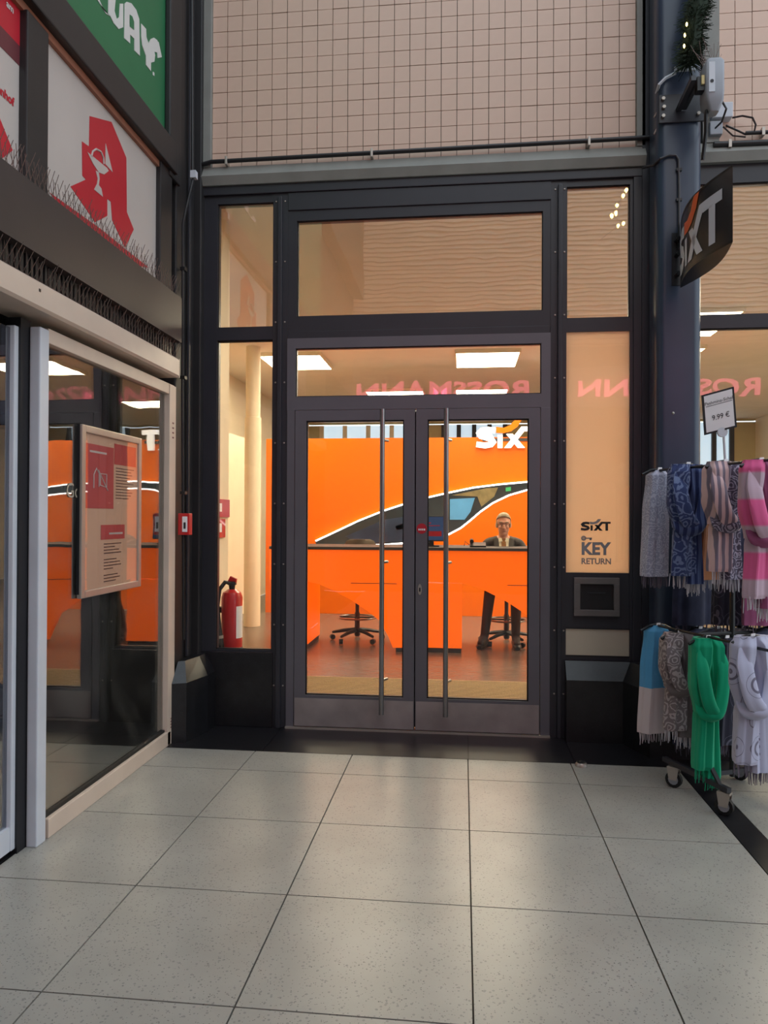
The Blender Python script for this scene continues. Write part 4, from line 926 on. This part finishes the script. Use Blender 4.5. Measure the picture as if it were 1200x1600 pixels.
# ================================================================== SCARF RACK
A_ = PZ(1053, 1230, 0); B_ = PZ(1132, 1273, 0); A_ = Vector((A_.x, A_.y, 0)); B_ = Vector((B_.x, B_.y, 0))
vd = (B_-A_).normalized(); ud = Vector((-vd.y, vd.x, 0)); ud = ud if ud.x > 0 else -ud
ZU, ZL = 1.675, .83
DEP = .42; LEN = (B_-A_).length
def rp_(s, t, z): return A_ + vd*s + ud*t + Vector((0, 0, z))
rk = thing('scarf_rack', 'black two-tier clothes rack on casters holding scarves', 'rack', A_)
for t in (0, DEP):
    part('top_rail', MB().tube([rp_(-.14, t, ZU), rp_(.75, t, ZU)], .007, 8), M_black, rk, True)
    part('lower_rail', MB().tube([rp_(-.14, t, ZL), rp_(.75, t, ZL)], .007, 8), M_black, rk, True)
    part('base_beam', MB().tube([rp_(-.08, t, .125), rp_(LEN+.03, t, .125)], .017, 4), M_frame, rk)
for s in (.18,):
    part('upright', MB().tube([rp_(s, DEP/2, .1), rp_(s, DEP/2, ZU+.02)], .014, 8), M_black, rk, True)
part('cross_beam', MB().tube([rp_(.18, 0, .125), rp_(.18, DEP, .125)], .016, 4), M_frame, rk)
for z in (ZU, ZL): part('cross_arm', MB().tube([rp_(.18, 0, z), rp_(.18, DEP, z)], .009, 6), M_black, rk)
part('strut', MB().tube([rp_(.18, 0, .3), rp_(LEN, 0, .10)], .012, 6), M_black, rk)
for s, t in ((0, 0), (LEN, 0), (0, DEP), (LEN, DEP)):
    c = rp_(s, t, .042); wd = Vector((.8, -.6, 0)).normalized(); sd_ = Vector((.6, .8, 0))
    cs_ = part('caster', MB().loft([[c+wd*(.042*math.cos(k*math.pi/8))+Vector((0, 0, .042*math.sin(k*math.pi/8)))+sd_*w for k in range(16)] for w in (-.012, .012)]), M_rubber, rk, True)
    part('wheel_hub', MB().loft([[c+wd*(.026*math.cos(k*math.pi/6))+Vector((0, 0, .026*math.sin(k*math.pi/6)))+sd_*w for k in range(12)] for w in (-.014, .014)]), M_greybox, cs_)
    part('fork', MB().prism([c-wd*.02+sd_*.017, c+wd*.02+sd_*.017, c+wd*.03+sd_*.017+Vector((0, 0, .06)), c-wd*.03+sd_*.017+Vector((0, 0, .06))], sd_*.004).prism([c-wd*.02-sd_*.021, c+wd*.02-sd_*.021, c+wd*.03-sd_*.021+Vector((0, 0, .06)), c-wd*.03-sd_*.021+Vector((0, 0, .06))], sd_*.004).prism([c-wd*.03-sd_*.021+Vector((0, 0, .058)), c+wd*.03-sd_*.021+Vector((0, 0, .058)), c+wd*.03+sd_*.021+Vector((0, 0, .058)), c-wd*.03+sd_*.021+Vector((0, 0, .058))], (0, 0, .01)), M_alu, cs_)
# price card
q = rp_(.33, 0, 0); zc = PY(1138, 642, q.y).z
pcd = thing('price_card', 'white price card in black frame on the scarf rack', 'sign', (q.x, q.y, ZU))
th = math.radians(13); cxr = Vector((math.cos(-.25), math.sin(-.25), 0)); 
def card(u, v, d=0.0):
    u2 = u*math.cos(th)-v*math.sin(th)*.3; return Vector((q.x+.0, q.y, zc)) + cxr*u2 + Vector((0, 0, v+u*math.sin(th)*1.05)) + Vector((-.25*0, -1, 0))*d
Wc, Hc = .073, .098
def cardpoly(u0, v0, u1, v1, d, t): return MB().prism([card(u0, v0, d), card(u1, v0, d), card(u1, v1, d), card(u0, v1, d)], (0, t, 0))
part('card_frame', cardpoly(-Wc, -Hc, Wc, Hc, 0, .008), M_ink, pcd)
part('card', cardpoly(-Wc+.009, -Hc+.009, Wc-.009, Hc-.009, .001, .002), M_paper, pcd)
def ctext(txt, size, u, v, fitw, name):
    v_, f_ = text_polys(txt, size, 0.0, 'CENTER'); w = max(p[0] for p in v_)-min(p[0] for p in v_); k = fitw/w
    mb = MB(); mb.v = [tuple(card(u+p[0]*k, v+p[1], .0025)) for p in v_]; mb.f = f_; mb.m = [0]*len(f_); part(name, mb, M_ink, pcd)
ctext('Pashmina-Schal', .022, 0, .042, .125, 'title_lettering'); ctext('9.99 €', .036, .005, -.038, .078, 'price_lettering')
part('underline', cardpoly(-.058, .034, .06, .0365, .0014, .001), M_ink, pcd)
part('stem', MB().tube([Vector((q.x+.02, q.y, zc-Hc-.0)), Vector((q.x+.03, q.y+.0, ZU-.02))], .006, 6), M_white, pcd, True)
part('clip_disc', MB().tube([Vector((q.x+.015, q.y-.006, zc-Hc-.005)), Vector((q.x+.015, q.y+.008, zc-Hc-.005))], .024, 12), M_white, pcd, True)

# fabrics
def fabric(name, c1, c2, kind='paisley', scale=22, c3=None, zsplit=None):
    if name in MATS: return MATS[name]
    m = mat(name, c1, .9); nt = m.node_tree; b = nt.nodes['Principled BSDF']; b.inputs['Sheen Weight'].default_value = .15; b.inputs['Specular IOR Level'].default_value = .2
    tc = nt.nodes.new('ShaderNodeTexCoord')
    ramp = nt.nodes.new('ShaderNodeValToRGB'); ramp.color_ramp.interpolation = 'EASE'
    ramp.color_ramp.elements[0].color = (*c1, 1); ramp.color_ramp.elements[1].color = (*c2, 1)
    if kind == 'paisley':
        v = nt.nodes.new('ShaderNodeTexVoronoi'); v.inputs['Scale'].default_value = scale; nt.links.new(tc.outputs['Object'], v.inputs['Vector'])
        s = nt.nodes.new('ShaderNodeMath'); s.operation = 'SINE'; mu = nt.nodes.new('ShaderNodeMath'); mu.operation = 'MULTIPLY'; mu.inputs[1].default_value = 22
        n = nt.nodes.new('ShaderNodeTexNoise'); n.inputs['Scale'].default_value = scale*1.3; ad = nt.nodes.new('ShaderNodeMath'); nt.links.new(tc.outputs['Object'], n.inputs['Vector'])
        nt.links.new(v.outputs['Distance'], ad.inputs[0]); nt.links.new(n.outputs['Fac'], ad.inputs[1]); nt.links.new(ad.outputs[0], mu.inputs[0]); nt.links.new(mu.outputs[0], s.inputs[0])
        nt.links.new(s.outputs[0], ramp.inputs['Fac']); ramp.color_ramp.elements[0].position = .15; ramp.color_ramp.elements[1].position = .5
    elif kind == 'rings':
        v = nt.nodes.new('ShaderNodeTexVoronoi'); v.inputs['Scale'].default_value = scale; v.inputs['Randomness'].default_value = .8
        nt.links.new(tc.outputs['Object'], v.inputs['Vector'])
        mu = nt.nodes.new('ShaderNodeMath'); mu.operation = 'MULTIPLY'; mu.inputs[1].default_value = 28; s = nt.nodes.new('ShaderNodeMath'); s.operation = 'SINE'
        nt.links.new(v.outputs['Distance'], mu.inputs[0]); nt.links.new(mu.outputs[0], s.inputs[0])
        lt = nt.nodes.new('ShaderNodeMath'); lt.operation = 'LESS_THAN'; lt.inputs[1].default_value = .48; nt.links.new(v.outputs['Distance'], lt.inputs[0])
        m2 = nt.nodes.new('ShaderNodeMath'); m2.operation = 'MULTIPLY'; nt.links.new(s.outputs[0], m2.inputs[0]); nt.links.new(lt.outputs[0], m2.inputs[1]); nt.links.new(m2.outputs[0], ramp.inputs['Fac'])
        ramp.color_ramp.elements[0].position = .2; ramp.color_ramp.elements[1].position = .6
    elif kind == 'stripes':
        w = nt.nodes.new('ShaderNodeTexWave'); w.bands_direction = 'X'; w.inputs['Scale'].default_value = scale; w.inputs['Distortion'].default_value = 1.2; nt.links.new(tc.outputs['Object'], w.inputs['Vector']); nt.links.new(w.outputs['Fac'], ramp.inputs['Fac'])
        ramp.color_ramp.elements[0].position = .35; ramp.color_ramp.elements[1].position = .65
    elif kind == 'plaid':
        w = nt.nodes.new('ShaderNodeTexWave'); w.bands_direction = 'Z'; w.inputs['Scale'].default_value = scale; w.inputs['Distortion'].default_value = .6; nt.links.new(tc.outputs['Object'], w.inputs['Vector']); nt.links.new(w.outputs['Fac'], ramp.inputs['Fac'])
        ramp.color_ramp.elements[0].position = .4; ramp.color_ramp.elements[1].position = .6
    else:
        n = nt.nodes.new('ShaderNodeTexNoise'); n.inputs['Scale'].default_value = scale; nt.links.new(tc.outputs['Object'], n.inputs['Vector']); nt.links.new(n.outputs['Fac'], ramp.inputs['Fac'])
    last = ramp.outputs['Color']
    if c3:
        sx = nt.nodes.new('ShaderNodeSeparateXYZ'); nt.links.new(tc.outputs['Object'], sx.inputs[0])
        lt = nt.nodes.new('ShaderNodeMath'); lt.operation = 'LESS_THAN'; lt.inputs[1].default_value = zsplit; nt.links.new(sx.outputs['Z'], lt.inputs[0])
        mx = nt.nodes.new('ShaderNodeMixRGB'); mx.inputs['Color2'].default_value = (*c3, 1); nt.links.new(lt.outputs[0], mx.inputs['Fac']); nt.links.new(last, mx.inputs['Color1']); last = mx.outputs['Color']
    nt.links.new(last, b.inputs['Base Color'])
    return m
M_hang = mat('black_plastic', rgb(16, 16, 18), .35)
def hanger(label, c, zr):
    o = thing('clothes_hanger', label, 'hanger', c)
    hk = [Vector((c.x, c.y, zr)) + vd*.018*math.cos(a)*0 + ud*(.02*math.cos(a)) + Vector((0, 0, .02*math.sin(a)-.012)) for a in [math.radians(t) for t in (-20, 20, 60, 100, 140, 180, 220, 250)]]
    part('hook', MB().tube(hk + [Vector((c.x, c.y, zr-.05))], .0035, 6), M_hang, o, True)
    part('bar', MB().tube([c-ud*.10+Vector((0, 0, -.02)), c-ud*.05+Vector((0, 0, .004)), c+Vector((0, 0, .012)), c+ud*.05+Vector((0, 0, .004)), c+ud*.10+Vector((0, 0, -.02))], .008, 6), M_hang, o, True)
    part('size_tag', MB().prism([c+vd*.012-ud*.012+Vector((0, 0, .008)), c+vd*.012+ud*.012+Vector((0, 0, .008)), c+vd*.012+ud*.014+Vector((0, 0, .022)), c+vd*.012-ud*.008+Vector((0, 0, .022))], vd*.004), M_paper, o)
def drape(o, name, c, rows, m, nf, seed, sub=8, amp=.16, twist=0):
    """lofted cloth: rows of (dz, centre offset along the rail-normal, half width, half depth); nf folds"""
    rnd = random.Random(seed); ph = rnd.uniform(0, 6); ph2 = rnd.uniform(0, 6); rings = []; N = 48
    R = []
    for i in range(len(rows)-1):
        for k in range(sub):
            t = k/sub; t2 = t*t*(3-2*t); R.append([a+(b-a)*(t if j == 0 else t2) for j, (a, b) in enumerate(zip(rows[i], rows[i+1]))])
    R.append(list(rows[-1]))
    for ri, (dz, off, hw, hd) in enumerate(R):
        ring = []
        for k in range(N):
            a = 2*math.pi*k/N; ca, sa = math.cos(a), math.sin(a)
            f = 1 + amp*math.sin(nf*a+ph+twist*ri/len(R)) + amp*.5*math.sin((nf*2+1)*a+ph2)
            x = hw*math.copysign(abs(ca)**.8, ca)*(1+.3*(f-1)); y = hd*sa*f
            ring.append(c + ud*(off+x) + vd*y + Vector((0, 0, dz)))
        rings.append(ring)
    return part(name, MB().loft(rings), m, o, True)
def band(o, name, pts, w, d, m, folds=3):
    """a flat gathered band following a path (u, dz, v) round the scarf"""
    P = [Vector(p) for p in pts]; Q = []
    for i in range(len(P)-1):
        for k in range(6):
            p0 = P[max(i-1, 0)]; p1 = P[i]; p2 = P[i+1]; p3 = P[min(i+2, len(P)-1)]; t = k/6
            Q.append(.5*((2*p1)+(p2-p0)*t+(2*p0-5*p1+4*p2-p3)*t*t+(3*p1-p0-3*p2+p3)*t**3))
    Q.append(P[-1]); rings = []
    for i, p in enumerate(Q):
        t = (Q[min(i+1, len(Q)-1)]-Q[max(i-1, 0)]).normalized(); n = vd; s = t.cross(n).normalized()
        ring = []; tt = i/(len(Q)-1); tp = min(1.0, .12+4.5*min(tt, 1-tt))
        for k in range(20):
            a = 2*math.pi*k/20; f = tp*(1+.18*math.sin(folds*a+i*.15))
            ring.append(p + s*(w*math.cos(a)*f) + n*(d*math.sin(a)*f))
        rings.append(ring)
    return part(name, MB().loft(rings), m, o, True)
def fringe(o, c, off, hw, hd, ztop, ln, m, n=22, seed=1):
    rnd = random.Random(seed); mb = MB()
    for k in range(n):
        u = off + hw*(-1+2*(k+.5)/n) + rnd.uniform(-.002, .002); v = hd*rnd.uniform(-.8, .8)
        p = c + ud*u + vd*v + Vector((0, 0, ztop+.01)); l = ln*rnd.uniform(.75, 1.05); dx = rnd.uniform(-.008, .008)
        mb.tube([p, p + ud*dx*.5 + Vector((0, 0, -l*.5)), p + ud*dx + Vector((0, 0, -l))], [.0028, .0026, .0018], 4)
    part('fringe', mb, m, o, kind='stuff')
def scarf(px, pyt, pyb, zr, label, m, style, tails=None, m2=None, fr=None, wpx=56, seed=1, depth=0.0, wtail=None, hang=None):
    """px: centre column in the photo; pyt/pyb: top and bottom rows of the cloth without fringe"""
    # station on the rail whose image column is px
    best = min(((abs(_col(s, depth)-px), s) for s in [k*.005-.35 for k in range(230)]), key=lambda q: q[0])[1]
    b = rp_(best, depth, 0); zt0 = PY(px, pyt, b.y).z; zb0 = PY(px, pyb, b.y).z; H = zt0-zb0
    k = (b-CAM).dot(AF)/FPX; W_ = 1.12*wpx*k/2/max(.5, abs(ud.dot(AR)))
    c = Vector((b.x, b.y, zt0)); o = thing('scarf', label, 'scarf', (b.x, b.y, zb0), 'scarves on the rack')
    hanger('hanger of the %s' % label, Vector((b.x, b.y, zt0+.004)), zr)
    m2 = m2 or m; fr = fr or m
    if style == 'straight':
        drape(o, 'drape', c, [(.012, .01, W_*.45, .02), (-.02, .0, W_*.8, .05), (-H*.4, -.01, W_*.95, .055), (-H, -.02, W_*1.05, .05)], m, 5, seed)
        fringe(o, c, -.02, W_*1.0, .04, -H, .075, fr, 26, seed)
    elif style == 'knot':
        hk = H*.52
        drape(o, 'loop_left', c, [(.014, -W_*.25, W_*.55, .035), (-.03, -W_*.4, W_*.55, .055), (-hk*.6, -W_*.55, W_*.45, .05), (-hk, -W_*.2, W_*.5, .045)], m, 4, seed)
        drape(o, 'loop_right', c, [(.014, W_*.3, W_*.55, .035), (-.03, W_*.42, W_*.55, .055), (-hk*.6, W_*.55, W_*.42, .05), (-hk, W_*.25, W_*.48, .045)], m2, 4, seed+1)
        P = lambda u, z, v: c + ud*(u*W_) + vd*v + Vector((0, 0, z))
        band(o, 'crossing_band', [P(-.6, .0, .015), P(-.72, -hk*.35, .045), P(-.45, -hk*.8, .065), P(.1, -hk*.98, .062), P(.55, -hk*.9, .035), P(.7, -hk*.75, .0)], W_*.36, .024, m)
        band(o, 'crossing_band', [P(.6, .0, .015), P(.72, -hk*.35, .045), P(.5, -hk*.75, .062), P(.05, -hk*1.0, .072), P(-.5, -hk*.98, .04), P(-.7, -hk*.85, .0)], W_*.34, .024, m2)
        drape(o, 'tail', c, [(-hk*.85, -.1*W_, W_*.4, .04), (-hk*1.1, -.15*W_, W_*.5, .05), (-H*.9, -.2*W_, W_*.6, .045), (-H*.93, -.2*W_, W_*.6, .04)], m, 5, seed+2)
        drape(o, 'tail', c, [(-hk*.85, .2*W_, W_*.35, .035), (-hk*1.1, .3*W_, W_*.45, .04), (-H, .4*W_, W_*.5, .04)], m2, 5, seed+3)
        fringe(o, c, -.2*W_, W_*.58, .035, -H*.93, .075, fr, 18, seed); fringe(o, c, .4*W_, W_*.5, .03, -H, .075, fr, 16, seed+1)
    return o
def _col(s, t=0.0):
    p = rp_(s, t, 1.0) - CAM; return 600 + FPX*p.dot(AR)/p.dot(AF)
C = rgb
F_grey = fabric('grey_paisley', C(150, 152, 172), C(182, 184, 200), 'paisley', 26)
F_blue = fabric('blue_floral', C(54, 66, 108), C(108, 122, 158), 'paisley', 14)
F_navy = fabric('navy_stripe', C(40, 50, 92), C(84, 96, 136), 'stripes', 9)
F_pinkgrey = fabric('pink_grey_stripe', C(118, 108, 122), C(208, 178, 178), 'stripes', 10)
F_mauve = fabric('mauve_paisley', C(88, 82, 98), C(164, 158, 176), 'paisley', 20)
F_orange = fabric('rust_cloth', C(186, 120, 84), C(206, 140, 100), 'plain', 10)
F_dknavy = fabric('dark_cloth', C(36, 38, 56), C(60, 62, 84), 'plain', 14)
F_pink = fabric('pink_plaid', C(216, 96, 146), C(188, 164, 178), 'plaid', 1.3)
F_plum = fabric('plum_cloth', C(126, 62, 96), C(160, 92, 128), 'plain', 9)
F_skyb = fabric('sky_blue_and_beige', C(70, 142, 186), C(88, 156, 200), 'plain', 8, C(196, 184, 184), .50)
F_taupe = fabric('taupe_floral', C(116, 106, 108), C(166, 156, 156), 'paisley', 15)
F_brown = fabric('brown_grey_cloth', C(92, 82, 84), C(120, 110, 110), 'plain', 12)
F_green = fabric('emerald_cloth', C(12, 146, 104), C(20, 164, 120), 'plain', 5)
F_char = fabric('charcoal_print', C(44, 42, 56), C(96, 92, 108), 'rings', 9)
F_ring = fabric('grey_ring_print', C(176, 178, 200), C(108, 104, 122), 'rings', 8)
F_lgrey = fabric('light_grey_cloth', C(172, 176, 200), C(188, 190, 212), 'plain', 9)
F_frg = fabric('pale_fringe', C(178, 176, 188), C(200, 196, 200), 'plain', 9)
F_frb = fabric('dark_fringe', C(90, 84, 100), C(120, 112, 126), 'plain', 9)
scarf(1028, 738, 900, ZU, 'grey paisley scarf hanging straight at the left of the top rail', F_grey, 'straight', fr=F_frb, wpx=36, seed=3)
scarf(1072, 730, 912, ZU, 'blue floral scarf knotted on the top rail', F_blue, 'knot', m2=F_navy, fr=F_frg, wpx=56, seed=4)
scarf(1103, 740, 905, ZU, 'rust orange scarf hanging behind the blue floral scarf', F_orange, 'straight', fr=F_frg, wpx=40, seed=5, depth=.14)
scarf(1131, 726, 905, ZU, 'pink and grey paisley scarf knotted under the price card', F_pinkgrey, 'knot', m2=F_mauve, fr=F_frg, wpx=58, seed=6)
scarf(1162, 735, 900, ZU, 'dark navy scarf between the pink-grey and magenta scarves', F_dknavy, 'straight', fr=F_frb, wpx=40, seed=7, depth=.17)
scarf(1186, 724, 950, ZU, 'bright pink plaid scarf with plum loop at the right edge', F_pink, 'knot', m2=F_plum, fr=F_frg, wpx=58, seed=8)
scarf(1026, 980, 1142, ZL, 'sky blue and beige scarf at the left of the lower rail', F_skyb, 'straight', fr=F_frg, wpx=42, seed=9)
scarf(1059, 992, 1150, ZL, 'taupe floral scarf knotted on the lower rail', F_taupe, 'knot', m2=F_brown, fr=F_frg, wpx=50, seed=10)
scarf(1103, 1000, 1215, ZL, 'emerald green scarf knotted on the lower rail', F_green, 'knot', fr=F_green, wpx=46, seed=11)
scarf(1133, 1000, 1160, ZL, 'charcoal printed scarf behind the emerald scarf', F_char, 'straight', fr=F_frb, wpx=36, seed=12, depth=.17)
scarf(1172, 998, 1205, ZL, 'light grey scarf with ring print at the right of the lower rail', F_ring, 'knot', m2=F_lgrey, fr=F_frb, wpx=62, seed=13)

for k, (px_, mt_, lb) in enumerate(((1085, F_dknavy, 'dark navy scarf on the rear top rail past the blue scarf'), (1150, F_char, 'charcoal scarf on the rear top rail beside the rack post'), (1195, F_plum, 'plum scarf on the rear top rail at the right edge'))):
    scarf(px_, 742, 975, ZU, lb, mt_, 'straight', fr=F_frb, wpx=60, seed=20+k, depth=DEP)
for k, (px_, mt_, lb) in enumerate(((1092, F_dknavy, 'dark navy scarf on the rear lower rail'), (1118, F_char, 'charcoal scarf on the rear lower rail'), (1160, F_brown, 'grey-brown scarf on the rear lower rail'), (1200, F_dknavy, 'dark scarf on the rear lower rail at the right edge'))):
    scarf(px_, 985, 1160, ZL, lb, mt_, 'straight', fr=F_frb, wpx=62, seed=30+k, depth=DEP)
# door stop on the floor
q = PZ(908, 1197, 0)
ds = thing('door_stop', 'small half-round metal door stop on the floor', 'door stop', (q.x, q.y, 0))
part('base', MB().lathe([(.001, 0), (.034, 0), (.034, .012), (.026, .022), (.001, .024)], (q.x, q.y, 0), 18), M_alu, ds, True)
part('rubber_insert', MB().lathe([(.024, .0225), (.022, .030), (.001, .031)], (q.x, q.y-.004, 0), 16), M_rubber, ds, True)

# ================================================================== OPPOSITE SIDE OF THE PASSAGE (seen in the reflections)
YO = -9.0
struct('wall_opposite', bx((-9, YO-.3, 0), (9, YO, 4.6)), mat('opposite_facade', rgb(120, 112, 104), .6, 0, .15, 1), 'grey shop facade across the passage')
rib = []
z = 4.6
while z < 7.6: rib += [(YO+.02, z), (YO+.02, z+.035), (YO+.06, z+.045), (YO+.06, z+.08)]; z += .088
prof = [Vector((-9, y_, z_)) for y_, z_ in rib] + [Vector((-9, YO-.2, z)), Vector((-9, YO-.2, 4.6))]
struct('wall_opposite.001', MB().prism(prof, (18, 0, 0)), mat('ribbed_cladding', rgb(222, 200, 176), .5, 0, .06, 1), 'beige ribbed cladding across the passage')
M_neon = emis('neon_pink', (1.0, .10, .22), 7.0)
for i, (l, r, py_) in enumerate(((560, 828, 622), (905, 1190, 618))):
    d = -2*0
    ax_, bx_ = PY(l, py_, -YO).x, PY(r, py_, -YO).x; zz = PY((l+r)/2, py_, -YO).z
    o = thing('neon_shop_sign', ['red neon shop lettering across the passage on the left', 'red neon shop lettering across the passage on the right'][i], 'sign', ((ax_+bx_)/2, YO, zz))
    part('lettering', text_mb('ROSSMANN', .42, Vector((bx_, YO+.06, zz)), Vector((-1, 0, 0)), uz, .012, lift=.0, fitw=bx_-ax_), M_neon, o)
    part('backing_board', bx((ax_-.2, YO, zz-.2), (bx_+.2, YO+.04, zz+.55)), M_signwhite, o)
struct('wall_left.001', bx((-9, -9.3, 5.6), (-1.9, -.1, 9)).box((-9, -9.3, 3.7), (-2.1, -.1, 5.6)), M_bdark, 'dark upper building mass above the pharmacy')

# fairy lights strung over the passage (their reflection shows in the upper right pane)
fs = thing('fairy_light_string', 'string of warm fairy lights hung over the passage', 'string lights', (1.9, -3.0, 4.7))
fpts = [PY(px_, py_, 3.0) for px_, py_ in ((1005, 270), (981, 293), (976, 302), (966, 318), (964, 330), (957, 334), (977, 346), (968, 350), (940, 372))]
fpts = [Vector((p.x, -3.0, p.z)) for p in fpts]
part('wire', MB().tube([fpts[0]+Vector((.6, 0, 1.2))]+fpts, .004, 5), M_black, fs)
for p in fpts[1:-1]: part('bulb', MB().lathe([(.0005, -.03), (.016, -.012), (.018, .006), (.0005, .02)], p, 8), emis('fairy_bulb', (1, .66, .2), 22), fs, True)
